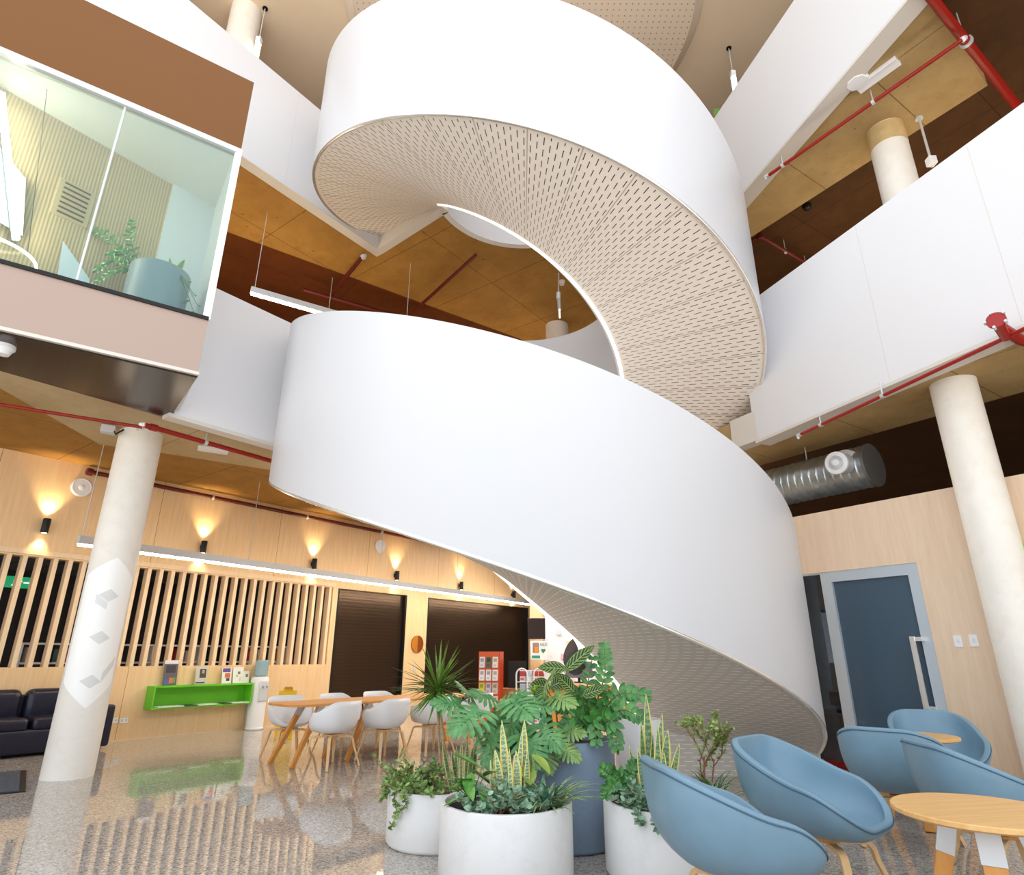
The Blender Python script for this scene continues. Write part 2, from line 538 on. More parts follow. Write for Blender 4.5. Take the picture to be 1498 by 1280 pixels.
# library room behind the screen
LIBW = plain('library_wall_dark', (52, 46, 46), .8); LIBC = plain('library_ceiling_tile', (108, 106, 104), .8)
mb = MB(); wseg(mb, -9, D1[0]+.2, 0, 3.0, -4.3, -4.2); wseg(mb, D1[0]+.1, D1[0]+.2, 0, 3.0, -4.3, -.2); struct(mb, 'wall_library', LIBW, smooth=0)
def tiles():
    m = NT('ceiling_tile_grid'); m.set(.8)
    v = m.mapping(m.coord(), rot=(0, 0, R(37))); x = m.sep(v)
    j = m.math('MAXIMUM', joints(m, v, x[0], 1.2, .03), joints(m, v, x[1], .6, .03))
    m.color(m.mix(j, (112, 110, 108), (40, 38, 38))); return m.m
mb = MB(); wseg(mb, -9, D1[0]+.2, 2.9, 3.0, -4.2, -.2); struct(mb, 'ceiling_library', tiles(), smooth=0)
# ---- right pale plywood enclosure
RA = -34.5
Rw0 = at_z(1261, 1133, 0); RD, RN = dirv(RA), nrm(RA)
def rp(s, off=0.0, z=0.0): return Rw0+RD*s-RN*off+Vector((0, 0, z))       # off: towards the hall
def right_s(x, y):
    p = on_wall(x, y, Rw0, RA); return (p-Rw0).dot(RD), p.z
RZT = 3.12
DS0, DZ = right_s(1176, 840)
DSA = right_s(1205, 860)[0]; DSB = right_s(1340, 822)[0]
print('door s', DS0, DSA, DSB, DZ)
DZ = 2.335
mb = MB()
def rseg(mb, s0, s1, z0, z1, o0, o1):
    mb.slab_along(rp(s0), rp(s1), -o1, -o0, z0, z1)
SBK = 1.9
rseg(mb, -5.5, DSB, 0, RZT, -.15, 0)
rseg(mb, DSB, SBK, DZ, RZT, -.15, 0)
rseg(mb, DS0+.25, SBK, 0, DZ, -.15, 0)
q = rp(SBK)
mb.slab_along(q, q+Vector((5, 2.5, 0)), -.15, 0, 0, RZT)
struct(mb, 'wall_right', PLY_R, smooth=0)
mb = MB(); rseg(mb, -5.5, SBK, 2.95, 3.05, -3, -.16); struct(mb, 'ceiling_office', plain('office_ceiling', (190, 188, 184), .8), smooth=0)
# ---- ground-floor ceilings
ZL, ZLH, ZR = 4.10, 4.24, 4.22
p0 = Vector((-4.15, 6.99, 0)); LD = dirv(37)
lf = [tuple((p0-nrm(37)*.1+LD*s)[:2]) for s in (-2.3, 1.9)]
e = [at_z(*q, ZL) for q in ((0, 568), (146, 650), (227, 661), (392, 687))]
ee = [tuple(p[:2]) for p in e]
cl = MB().prism([lf[0], lf[1], ee[3], ee[2], ee[0]], ZL, ZL+.5)
cl.prism([ee[2], ee[1], ee[0]], ZL, ZL+.5)
cl.prism([lf[1], (-1.5, 11.7), (.2, 12.1), (1.0, 12.8), ee[3]], ZL, ZL+.5)
struct(cl, 'ceiling_left', CONC_G, smooth=0)
mb = MB(); mb.prism([(-16, 4), (-6.5, 6.2), (-4.9, 6.3), (-1.2, 12.0), (.2, 12.05), (2.0, 11.7), (2.3, 22), (-2, 22), (-16, 13)], ZLH, ZLH+.36)
struct(mb, 'ceiling_upper', CONC_L, smooth=0)
# right: white-edged slab
fr = at_z(1105, 643, ZR); fr0 = at_z(1498, 470, ZR)
fd = (fr0-fr).normalized()
RFA = math.degrees(math.atan2(-fd.x, -fd.y))
print('right fascia angle', RFA, fr)
fe = fr+fd*9
ed = [at_z(*q, ZR) for q in ((1101, 684), (1356, 606), (1498, 573))]
dd = (ed[2]-ed[0]).normalized()
fin = Vector((fd.y, -fd.x, 0)); fin = fin if fin.x > 0 else -fin
poly = [tuple((fr+fin*.12)[:2]), tuple((fe+fin*.12)[:2]), tuple((ed[2]+dd*6)[:2]), tuple(ed[0][:2]), tuple((ed[0]-dd*1.6)[:2]), (1.9, 11.2)]
struct(MB().prism(poly, ZR, ZR+.42), 'ceiling_right', CONC_R, smooth=0)
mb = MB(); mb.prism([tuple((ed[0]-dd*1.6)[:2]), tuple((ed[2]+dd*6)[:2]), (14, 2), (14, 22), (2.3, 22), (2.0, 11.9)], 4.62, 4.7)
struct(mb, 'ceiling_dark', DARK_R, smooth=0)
# ---- rear and outer walls, roof
mb = MB(); mb.box((2, 22.1, 6.6), (40, .2, 13.4)); struct(mb, 'wall_back', plain('rear_wall_paint', (196, 170, 140), .8))
mb = MB(); mb.box((14.1, 9, 6.6), (.2, 26, 13.4)); struct(mb, 'wall_east', plain('side_wall_paint', (180, 150, 118), .8))
mb = MB(); mb.slab_along((-17, -1), (-6, 22), -.2, 0, 4.6, 13.2); struct(mb, 'wall_west', plain('west_wall_paint', (176, 140, 104), .8))
mb = MB(); mb.box((0, 14, 13.1), (40, 17, .2)); struct(mb, 'ceiling_roof', ROOFM)
mb = MB(); mb.lathe([(3.30, 12.75), (3.38, 13.0)], (CX, CY, 0), 96)
mb = MB()
n = 120; P = []
for i in range(n):
    a = 2*PI*i/n; P.append([Vector((CX+r*math.cos(a), CY+r*math.sin(a), z)) for r, z in ((0.001, 12.84), (3.24, 12.84), (3.40, 13.02))])
mb.grid(P, n, 3, closed_u=True); mb.build('ceiling_recess', DOTS, kind='structure', smooth=0)
P = [[Vector((CX+r*math.cos(2*PI*i/n), CY+r*math.sin(2*PI*i/n), z)) for r, z in ((3.24, 12.835), (3.42, 12.99))] for i in range(n)]
MB().grid(P, n, 2, closed_u=True).build('trim_2', plain('ceiling_rim_paint', (236, 220, 198), .6), kind='structure')

# ================================================================== BALUSTRADES / LEVEL 1 & 2
def balustrade(name, label, segs, m=WHITE):
    t = thing(name, label, 'balustrade', (segs[0][0][0], segs[0][0][1], segs[0][4]))
    for (p, q, o0, o1, z0, z1) in segs:
        mb = MB(); mb.slab_along(p, q, o0, o1, z0, z1); mb.build('panel', m, t, world=True, smooth=0)
    return t
b = balustrade('balustrade', 'white balustrade panel left of the stair, between the glazed bay and lower flight', [(p0, p0+LD*1.72, -.14, 0, ZL-.02, 5.99)])
MB().slab_along(p0-LD*.06, p0+LD*1.6, -.16, .015, ZL-.07, ZL-.02).build('bottom_lip', LIP, b, world=True, smooth=0)
Z2L = 8.9
q0 = at_z(358, 230, Z2L); q1 = Vector((-2.58, 10.32, 0)); q0.z = 0
qd = (q1-q0).normalized()
b = balustrade('balustrade', 'long white balustrade high on the left, behind the brown bay top', [(q0-qd*7, q1, -.15, 0, Z2L, 11.0)])
for k in (0.75, 2.1):
    s = (q0+qd*k); MB().slab_along(s, s+qd*.006, -.01, .0015, Z2L+.02, 10.98).build('joint', LIP, b, world=True, smooth=0)
MB().slab_along(q0-qd*7, q1, -.2, 0.0, Z2L-.02, Z2L).build('bottom_lip', LIP, b, world=True, smooth=0)
# level-two slab edge returning to the inner well
inn = hel(RI, R(-202), 0)
MB().slab_along(q1, inn, .0, .16, Z2L-.02, Z2L+.35).build('return_lip', LIP, b, world=True, smooth=0)
n = 40; P = []
for i in range(n+1):
    ph = R(-202)+(R(-345)-R(-202))*i/n
    P.append([hel(RI+.02, ph, Z2L-.02), hel(RI+.02, ph, Z2L+1.2), hel(RI+.14, ph, Z2L+1.2), hel(RI+.14, ph, Z2L-.02), hel(RI+.02, ph, Z2L-.02)])
MB().grid(P, n+1, 5).build('well_edge', WHITE, b, world=True)
arc = [tuple(hel(RI+.1, R(-202)+(R(-345)-R(-202))*i/24, 0)[:2]) for i in range(25)]
gb = [at_z(335, 340, Z2L), at_z(759, 495, Z2L)]
gd = (gb[1]-gb[0]).normalized()
qn = Vector((-qd.y, qd.x, 0))*.1
poly = [tuple((q0-qd*7+qn)[:2]), tuple((q1+qn)[:2])]+arc+[(3.9, 9.2), (5.5, 12.5)]
poly += [tuple((gb[1]+gd*3)[:2]), tuple((gb[0]-gd*7)[:2])]
gold = MB().prism(poly, Z2L, Z2L+.5)
struct(gold, 'ceiling_gold', CONC_L, smooth=0)
g0, g1 = gb[0]-gd*7, gb[1]+gd*3
struct(MB().prism([tuple(g0[:2]), tuple(g1[:2]), (9, 14), (9, 22), (-14, 22), (-14, 8)], Z2L+.28, Z2L+.4), 'ceiling_shaded', DARK_L, smooth=0)
# right-hand balustrades
def rtop(x, y, P, a): return on_wall(x, y, P, a).z
A1 = RFA
z_t = (rtop(1498, 130, fr, A1)+rtop(1117, 440, fr, A1))/2
print('right l1 top', rtop(1498, 130, fr, A1), rtop(1117, 440, fr, A1))
b = balustrade('balustrade', 'long white balustrade at right, above the silver duct', [(fe, fr, 0, .22, ZR-.02, z_t)])
kk = at_z(1072, 655, ZR); kk.z = 0
MB().slab_along(fr+fd*.05, kk, -.0, .2, ZR-.02, ZR+.42).build('return_lip', LIP, b, world=True, smooth=0)
MB().slab_along(fe, fr, .0, .26, ZR-.06, ZR-.02).build('bottom_lip', LIP, b, world=True, smooth=0)
for px in (1245, 1442):
    s = on_wall(px, 300, fr, A1); s.z = 0
    MB().slab_along(s, s-fd*.006, -.0015, .01, ZR, z_t-.01).build('joint', LIP, b, world=True, smooth=0)
ZR2 = 8.45
fr2 = at_z(1090, 275, ZR2); fr20 = at_z(1322, 0, ZR2)
fd2 = (fr20-fr2).normalized(); A2 = math.degrees(math.atan2(-fd2.x, -fd2.y))
print('right l2', A2, rtop(1160, 0, fr2, A2), rtop(1048, 170, fr2, A2))
z_t2 = (rtop(1160, 0, fr2, A2)+rtop(1048, 170, fr2, A2))/2
b = balustrade('balustrade', 'white balustrade at upper right, above the concrete column top', [(fr2+fd2*9, fr2-fd2*1.3, 0, .2, ZR2-.02, z_t2)])
MB().slab_along(fr2+fd2*9, fr2-fd2*1.3, .0, .26, ZR2-.06, ZR2-.02).build('bottom_lip', LIP, b, world=True, smooth=0)
c4 = [at_z(*q, ZR2) for q in ((1105, 343), (1270, 235), (1445, 125), (1370, 12))]
d1 = (c4[0]-c4[2]).normalized(); d2 = (c4[3]-c4[2]).normalized()
pr0 = c4[0]+d1*1.2
fn2 = Vector((-fd2.y, fd2.x, 0)); fn2 = (fn2 if fn2.x > 0 else -fn2)*.12
poly = [tuple((fr2-fd2*1.3+fn2)[:2]), tuple((fr2+fd2*3.2+fn2)[:2]), tuple((c4[2]+d2*1.95)[:2]), tuple(c4[2][:2]), tuple(pr0[:2])]
struct(MB().prism(poly, ZR2, ZR2+.4), 'ceiling_tan', CONC_R, smooth=0)
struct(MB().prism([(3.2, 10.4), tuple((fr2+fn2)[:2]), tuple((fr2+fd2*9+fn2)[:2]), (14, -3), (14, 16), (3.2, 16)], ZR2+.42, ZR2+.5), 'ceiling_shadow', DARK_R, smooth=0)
# ================================================================== COLUMNS
def column(name, label, x, y, r, z0, z1, cap=None):
    t = thing(name, label, 'column', (x, y, z0))
    MB().lathe([(r*1.0, 0), (r, .02), (r, z1-z0)], n=48).build('shaft', COLM, t)
    return t
colL = column('concrete_column', 'round white concrete column at left with hexagon decal, in front of the slatted screen', -4.985, 7.76, .258, 0, ZL)
az = R(38.25); D = 8.05
colR = column('concrete_column', 'round pale concrete column at right, beside the pale plywood wall', D*math.sin(az), D*math.cos(az), .225, 0, ZR)
az2 = R((36.65+39.6)/2)
D2c = 8.05
z_c = HCAM+ray(1290, 138).z/math.hypot(ray(1290, 138).x, ray(1290, 138).y)*(D2c-.2)
print('upper col top z', z_c)
c = column('concrete_column', 'upper storey concrete column rising behind the right balustrade', 8.7*math.sin(az2), 8.7*math.cos(az2), .235, 4.65, ZR2)
MB().lathe([(.238, 0), (.238, .32)], n=48).build('stained_head', plain('stained_concrete', (206, 178, 126), .7, var=.08), c).location = (0, 0, ZR2-4.65-.33)
column('concrete_column', 'short glimpse of a round column seen through the stairwell', 1.09, 13.2, .275, 4.6, Z2L)
column('concrete_column', 'tall round column near the roof, behind the upper left balustrade', -5.15, 8.4, .27, 9.3, 13.0)
# ================================================================== GLAZED BAY
BRONZE = plain('bronze_cladding', (116, 72, 22), .42, .25, .5)
BRONZE_LIT = plain('bronze_cladding_lit', (172, 150, 138), .38, .2, .5)  # bronze cladding again, with reflected floor light painted into the colour
DKCLAD = plain('dark_brown_cladding', (48, 32, 22), .2, .35, .6)
RIB = NT('ribbed_beige_panel'); RIB.set(.6)
_x = RIB.sep(RIB.mapping(RIB.coord(), rot=(0, 0, R(37))))
_w = RIB.math('SINE', RIB.math('MULTIPLY', _x[1], 2*PI/.035))
RIB.color(RIB.mix(RIB.math('MULTIPLY', RIB.math('ADD', _w, 1), .5), (172, 146, 108), (206, 182, 144)))
RIB.bump(_w, .3, .004); RIB = RIB.m
BA = 54.86
B = at_z(290, 545, 4.13); B.z = 0
BD, BN = dirv(BA), nrm(BA)
bay = thing('glazed_bay', 'brown clad projecting bay with wide window overlooking the atrium at upper left', 'bay', (B.x, B.y, 4.13))
def bayb(name, s0, s1, o0, o1, z0, z1, m, label=None):
    mb = MB(); mb.slab_along(B-BD*s1, B-BD*s0, o0, o1, z0, z1)
    return mb.build(name, m, bay, world=True, smooth=0, label=label)
bayb('lower_panel', 0, 3.6, -.08, 0, 4.13, 4.77, BRONZE_LIT, 'panel below the glass, reflected light painted in as a pinkish tone')
bayb('upper_panel', 0, 3.6, -.08, 0, 7.15, 8.26, BRONZE, 'brown panel above the glass')
bayb('bottom_lip', -.01, 3.6, -.09, .012, 4.10, 4.135, LIP)
bayb('top_rail', 0, 3.6, -.06, .02, 7.08, 7.15, ALU)
bayb('sill_rail', 0, 3.6, -.06, .02, 4.76, 4.80, BLACK)
bayb('corner_post', -.015, .05, -.07, .015, 4.77, 7.15, PLASTIC)
bayb('glass_pane', .05, 1.205, -.03, -.02, 4.79, 7.09, GLASS)
bayb('glass_pane', 1.225, 3.6, -.03, -.02, 4.79, 7.09, GLASS)
bayb('mullion', 1.205, 1.225, -.03, -.015, 4.79, 7.09, ALU)
bk = p0-nrm(37)*.0
side = at_z(263, 600, 4.13); side.z = 0
MB().slab_along(B, side, -.06, 0.0, 4.13, 8.26).build('side_panel', PLASTIC, bay, world=True, smooth=0)
fl = B-BD*3.6; bl = p0-LD*2.7
MB().prism([tuple((B-BN*.03)[:2]), tuple((fl-BN*.03)[:2]), tuple((bl-nrm(37)*.25)[:2]), tuple((side-nrm(37)*.25)[:2])], 4.08, 4.12).build('underside_panel', DKCLAD, bay, world=True, smooth=0, label='glossy dark underside')
MB().prism([tuple((B-BN*.09)[:2]), tuple((fl-BN*.09)[:2]), tuple(bl[:2]), tuple(side[:2])], 7.12, 7.2).build('interior_ceiling', plain('bay_ceiling_paint', (226, 224, 216), .7), bay, world=True, smooth=0)
MB().prism([tuple((B-BN*.09)[:2]), tuple((fl-BN*.09)[:2]), tuple(bl[:2]), tuple(side[:2])], 4.6, 4.7).build('interior_floor', plain('bay_floor_carpet', (120, 112, 104), .9), bay, world=True, smooth=0)
MB().slab_along(p0-LD*3.0, p0-LD*.02, -.0, .05, 4.7, 7.12).build('back_wall', RIB, bay, world=True, smooth=0)
def bw(x, y, off=.05): return on_wall(x, y, p0+nrm(37)*off, 37)
sA = (bw(246, 300)-p0).dot(LD); sB = (bw(309, 330)-p0).dot(LD)
MB().slab_along(p0+LD*sA, p0+LD*min(sB, -.03), .05, .08, 4.7, 7.12).build('white_wall_section', WHITE, bay, world=True, smooth=0)
sv0 = (bw(76, 300)-p0).dot(LD); sv1 = (bw(136, 300)-p0).dot(LD)
zv0, zv1 = bw(105, 325).z, bw(105, 268).z
MB().slab_along(p0+LD*sv0, p0+LD*sv1, .05, .065, zv0, zv1).build('air_grille', plain('grille_beige', (196, 172, 132), .5), bay, world=True, smooth=0)
g = MB()
for k in range(7):
    z = zv0+(zv1-zv0)*(k+.6)/7.4
    g.slab_along(p0+LD*(sv0+.05), p0+LD*(sv1-.05), .064, .075, z, z+.018)
g.build('grille_slots', plain('grille_shadow', (86, 62, 34), .7), bay, world=True, smooth=0)
for pts in (((0, 215), (38, 262), (33, 345), (0, 325)), ((92, 352), (131, 408), (128, 440), (80, 428))):  # reflections in the bay glass, painted as flat white shapes
    w4 = [bw(x, y, .12) for x, y in pts]
    w5 = [bw(x, y, .14) for x, y in pts]
    MB().add(w4+w5, [(0, 1, 2, 3), (7, 6, 5, 4), (0, 4, 5, 1), (1, 5, 6, 2), (2, 6, 7, 3), (3, 7, 4, 0)]).build('painted_reflection', plain('reflection_white', (228, 234, 244), .5), bay, world=True, smooth=0)
# glowing strip added for a glass reflection, then the ring lamp
t = thing('reflection_strip', 'glowing upright strip added for a reflection in the bay glass', 'light', bw(3, 138, .2))
a, b2 = bw(2, 136, .2), bw(24, 350, .2)
MB().bar([a, b2], .05, .05, side=LD).build('diffuser', LED, t, world=True, smooth=0)  # glowing body of the added reflection strip
MB().bar([a-nrm(37)*.04, b2-nrm(37)*.04], .06, .03, side=LD).build('housing', ALU, t, world=True, smooth=0)
rc = bw(-14, 372, .45)
t = thing('ring_light', 'thin curved ring lamp inside the glazed bay at far left', 'light', rc)
P = [rc+Vector((.36*math.cos(2*PI*i/48), .36*math.sin(2*PI*i/48), 0)) for i in range(49)]
MB().tube(P, .014, 8, cap=False).build('ring', LEDW, t, world=True)
MB().tube([rc+Vector((.36, 0, 0)), rc+Vector((.0, 0, 7.1-rc.z))], .003, 5).build('cable', BLACK, t, world=True)

# ================================================================== WALL SCONCES
SC_PX = [(67, 769), (298, 800), (460, 825), (581, 842), (675, 857), (752, 870)]
SC_WHERE = ['leftmost black wall sconce, left of the hexagon column', 'black wall sconce nearest right of the hexagon column', 'black wall sconce above the right end of the slatted screen',
            'black wall sconce above the narrower bronze roller shutter', 'black wall sconce above the left half of the wide roller shutter', 'black wall sconce furthest right, close under the stair edge']
def spot(name, loc, direction, power, size, blend=.6, col=(1, .76, .42), rad=.03, parent=None):
    l = bpy.data.lights.new(name, 'SPOT'); l.energy = power; l.spot_size = R(size); l.spot_blend = blend; l.color = col; l.shadow_soft_size = rad
    o = bpy.data.objects.new(name, l); COL.objects.link(o)
    o.rotation_euler = Vector(direction).to_track_quat('-Z', 'Y').to_euler()
    o.location = loc
    if parent is not None: o.parent = parent
    return o
proto = None
for (x, y), lab in zip(SC_PX, SC_WHERE):
    c = on_wall(x, y, W0+WN*.09, WA)
    if proto is None:
        t = thing('wall_sconce', lab, 'wall lamp', c, -R(WA), 'sconces along the plywood wall')
        MB().lathe([(.05, -.11), (.052, -.1), (.052, .1), (.05, .11)], n=24).build('cylinder_shade', BLACK, t)
        MB().lathe([(.0, -.112), (.036, -.112), (.036, -.109)], n=20).build('lamp_face', LAMPF, t)
        MB().lathe([(.0, .112), (.036, .112), (.036, .109)], n=20).build('lamp_face', LAMPF, t)
        MB().box((-.07, 0, 0), (.05, .05, .08)).build('wall_bracket', BLACK, t)
        spot('lamp_beam', (-.012, 0, .13), (-.16, 0, 1), 60, 84, .9, parent=t)
        spot('lamp_beam', (-.012, 0, -.13), (-.16, 0, -1), 34, 76, .9, parent=t)
        proto = t
    else:
        o = copy_tree(proto); o.location = c; o['label'] = lab
# ================================================================== LINEAR PENDANTS
def linear_pendant(label, a, b, ztop, cables, w=.085, h=.11, em=None):
    t = thing('linear_pendant_light', label, 'pendant light', (a+b)/2)
    d = (b-a).normalized(); sd = Vector((d.y, -d.x, 0))
    MB().bar([a+Vector((0, 0, h/2)), b+Vector((0, 0, h/2))], w, h, side=sd).build('housing', ALU, t, world=True, smooth=0)
    MB().bar([a+d*.02+Vector((0, 0, -.012)), b-d*.02+Vector((0, 0, -.012))], w*.72, .03, side=sd).build('diffuser', em or LED, t, world=True, smooth=0)
    for f in cables:
        q = a+(b-a)*f
        MB().tube([q+Vector((0, 0, h)), Vector((q.x, q.y, ztop))], .006, 6).build('cable', ALU, t, world=True)
    return t
a, b2 = at_z(113, 795, 2.74), at_z(776, 884, 2.74)
def frac(x):
    best = min(range(1001), key=lambda i: abs(PX((a+(b2-a)*(i/1000)))[0]-x)); return best/1000
def PX(p):
    d = p-EYE; z = d.dot(_F); return (749+FPX*d.dot(CR)/z, 640-FPX*d.dot(CU)/z)
linear_pendant('long slim pendant strip light hanging in front of the plywood wall', a, b2, ZLH, [.003, frac(362), frac(555), frac(668), frac(745)])
a2, b3 = at_z(366, 428, 7.2), at_z(482, 461, 7.2)
b3 = a2+(b3-a2)*2.2
linear_pendant('strip light glowing under the dark soffit, left of the lower flight rim', a2, b3, Z2L+.3, [.02, .95])
# pendant stem in the stairwell opening
p = at_y(818, 430, 11.0)
t = thing('pendant_lamp', 'slim white tubular pendant hanging in the middle of the stairwell opening', 'pendant light', p)
MB().tube([Vector((p.x, p.y, Z2L)), at_y(817, 428, 11.0)], .015, 8).build('stem', ALU, t, world=True)
MB().tube([at_y(817, 428, 11.0), at_y(817, 437, 11.0)], .042, 12).build('canopy', PLASTIC, t, world=True)
MB().tube([at_y(817.5, 437, 11.0), at_y(818.5, 453, 11.0)], .036, 12).build('tube_shade', ALU, t, world=True)
MB().tube([at_y(818.5, 453, 11.0), at_y(819, 465, 11.0)], .014, 10).build('diffuser', LEDW, t, world=True)
p = at_y(822, 414, 11.3)
t = thing('smoke_detector', 'small white detector on the ceiling seen through the stairwell', 'detector', (p.x, p.y, Z2L))
MB().lathe([(0, -.09), (.05, -.085), (.055, -.04), (.07, -.03), (.07, 0)], n=20).build('housing', PLASTIC, t)
def top_pendant(label, x0, y0, x1, y1, Y, em):
    a = at_y(x0, y0, Y); b = at_y(x1, y1, Y)
    t = thing('pendant_lamp', label, 'pendant light', b)
    b = Vector((a.x, a.y, b.z))
    MB().lathe([(.05, 0), (.05, .02)], (a.x, a.y, a.z-.02), 16).build('ceiling_rose', BLACK, t, world=True)
    MB().tube([b+Vector((0, 0, .4)), a], .01, 6).build('stem', ALU, t, world=True)
    MB().box(b+Vector((0, 0, .35)), (.09, .09, .14)).build('housing', PLASTIC, t, world=True)
    MB().box(b+Vector((0, 0, .12)), (.075, .075, .34)).build('diffuser', em, t, world=True)
zroof = at_z(388, 12, 13.0)
top_pendant('small rectangular pendant lamp near the roof, beside the tall round column', 388, 12, 376, 80, zroof.y, LEDW)
zr = at_z(1066, 70, 13.0)
top_pendant('small pendant lamp peeking over the upper right balustrade', 1066, 70, 1076, 128, zr.y, LEDW)
# ================================================================== RED PIPES
def pipe(label, pts, r, m=REDPIPE, hang=(), ztop=None, nozzle=None):
    t = thing('sprinkler_pipe', label, 'pipe', pts[0])
    MB().tube(pts, r, 10).build('pipe_run', m, t, world=True, smooth=60)
    for p in hang:
        m = MB(); m.tube([p, Vector((p.x, p.y, ztop))], .008, 6); m.build('hanger_rod', ALU, t, world=True)
        d = (pts[1]-pts[0]).normalized()
        MB().tube([p-d*.02, p+d*.02], r*1.35, 12).build('hanger_clip', ALU, t, world=True)
    if nozzle is not None:
        q, d = nozzle
        MB().tube([q, q+d*.06, q+d*.06+Vector((0, 0, -.05))], [r*1.4, r*1.4, r*.8], 10).build('sprinkler_head', ALU, t, world=True)
    return t
def lerp(a, b, f): return a+(b-a)*f
a, b = at_z(-30, 587, 3.95), at_z(208, 625, 3.95)
pipe('thin red pipe running left from the hexagon column head', [a, b], .02)
a, b = at_z(212, 622, 3.97), at_z(420, 681, 3.97)
t = pipe('thicker red pipe from the hexagon column head into the lower flight', [a, b], .032, hang=[lerp(a, b, .38)], ztop=ZL)
MB().tube([at_z(200, 627, 3.97), at_z(206, 627, 3.98), at_z(206, 621, 3.98), at_z(213, 621, 3.98)], .026, 10).build('elbow', PLASTIC, t, world=True)
MB().tube([lerp(a, b, .03), lerp(a, b, .07)], .045, 12).build('coupling', REDPIPE, t, world=True)
s0, zz0 = wall_s(130, 690, .1); s1, zz1 = wall_s(690, 806, .1)
zp = (zz0+zz1)/2
t = pipe('dark red pipe running along the top of the plywood wall', [wp(s0, .1, zz0), wp(s1+6, .1, zz1-.0)], .036, REDDARK, hang=[wp(s0+k*2.1, .1, zz0+(zz1-zz0)*k*2.1/(s1-s0)) for k in (1, 2, 3)], ztop=ZLH)
MB().tube([wp(s0-.03, .1, zz0), wp(s0+.05, .1, zz0)], .06, 14).build('end_flange', REDDARK, t, world=True)
a, b = at_z(1172, 635, 4.05), at_z(1520, 471, 4.05)
t = pipe('red pipe below the right balustrade, above the duct', [a, b], .02, hang=[lerp(a, b, .12), lerp(a, b, .44)], ztop=ZR, nozzle=(a, (a-b).normalized()))
v = at_z(1458, 470, 4.09); k = at_z(1471, 494, 4.05)
t = thing('valve', 'red flanged valve on the pipe at the right edge', 'valve', k)
MB().tube([v, lerp(v, k, .5), k], [.055, .045, .04], 14).build('body', REDPIPE, t, world=True)
vd = (v-k).normalized()
MB().tube([v, v+vd*.03], .075, 16).build('flange', REDPIPE, t, world=True)
for i in range(5):
    aa = 2*PI*i/5; ux = vd.cross(Vector((0, 0, 1))).normalized(); uy = vd.cross(ux)
    q = v+vd*.03+(ux*math.cos(aa)+uy*math.sin(aa))*.078
    MB().tube([q-vd*.03, q+vd*.02], .012, 8).build('bolt', ALU, t, world=True)
MB().tube([at_z(1466, 480, 4.16), at_z(1492, 497, 4.14), at_z(1520, 505, 4.14)], .05, 12).build('branch', REDPIPE, t, world=True)
a, b = at_z(1125, 256, 8.22), at_z(1408, 58, 8.22)
pipe('thin red pipe crossing in front of the upper concrete column head', [a, b], .026, hang=[lerp(a, b, .09), lerp(a, b, .6)], ztop=ZR2, nozzle=(a, (a-b).normalized()))
a, b = at_z(1345, -25, 8.36), at_z(1490, 158, 8.36)
t = pipe('thick red main pipe at the top right corner', [a, b], .055, hang=[lerp(a, b, .42)], ztop=8.85)
MB().tube([at_z(1408, 58, 8.22), at_z(1411, 56, 8.3)], .034, 10).build('elbow', PLASTIC, t, world=True)
a, b = at_z(1112, 346, 8.6), at_z(1200, 397, 8.6)
t = pipe('short dark red pipe in the shadow right of the upper flight', [at_z(1100, 352, 8.6), a, b], .04, REDDARK, hang=[lerp(a, b, .4)], ztop=8.86)
MB().lathe([(0, -.07), (.06, -.05), (.06, .05), (0, .07)], a, 12).build('elbow', REDDARK, t, world=True)
a, b = at_z(530, 376, 8.72), at_z(480, 437, 8.9)
pipe('red sprinkler pipe below the slab corner, left of its twin', [a, b], .04, REDDARK, nozzle=(a, Vector((.8, -.4, 0))))
a, b = at_z(444, 424, 8.72), at_z(640, 480, 8.72)
pipe('dark red cross pipe behind the left strip light', [a, b], .045, REDDARK)
a, b = at_z(696, 373, 8.72), at_z(606, 455, 8.72)
pipe('long red pipe under the golden soffit, in the centre of the stairwell', [a, b], .035, REDDARK)
# ================================================================== SMALL CEILING FITTINGS
def batten(label, c, d, L, w, h):
    t = thing('emergency_light', label, 'light', c)
    sd = Vector((d.y, -d.x, 0))
    MB().bar([c-d*L/2+Vector((0, 0, -h/2)), c+d*L/2+Vector((0, 0, -h/2))], w, h, side=sd).build('housing', PLASTIC, t, world=True, smooth=0, bevel=.006)
    return t
c0, c1 = at_z(1266, 120, ZR2), at_z(1300, 95, ZR2)
batten('white batten light on the tan soffit, beside the upper column head', (c0+c1)/2+Vector((.0, .0, 0)), (c1-c0).normalized(), .52, .15, .06)
p = at_z(1253, 116, ZR2)
t = thing('ceiling_sensor', 'white octagonal sensor box cabled to the batten light', 'sensor', p)
MB().lathe([(.12, -.07), (.14, -.05), (.14, 0)], n=8).build('housing', PLASTIC, t, smooth=0)
MB().tube([p+Vector((.12, 0, -.03)), p+Vector((.2, .05, -.05)), p+Vector((.26, -.02, -.02))], .01, 6).build('cable', PLASTIC, t, world=True)
p = at_z(312, 656, ZL)
batten('white batten light on the grey soffit, right of the hexagon column', p, dirv(60), .4, .14, .05)
p = at_z(160, 622, ZL)
t = thing('junction_box', 'grey junction box with cables at the hexagon column head', 'box', p)
MB().box((0, 0, -.06), (.16, .12, .1), .5).build('housing', ALU, t, bevel=.006)
MB().tube([(.08, 0, -.08), (.14, -.05, -.14), (.2, 0, -.06)], .012, 6).build('cable', BLACK, t)
p = at_z(1180, 300, 8.8)
t = thing('security_camera', 'black dome camera under the dark soffit, left of the upper column', 'camera', p)
MB().lathe([(0, -.1), (.06, -.08), (.08, -.02), (.08, 0)], n=20).build('dome', BLACK, t)
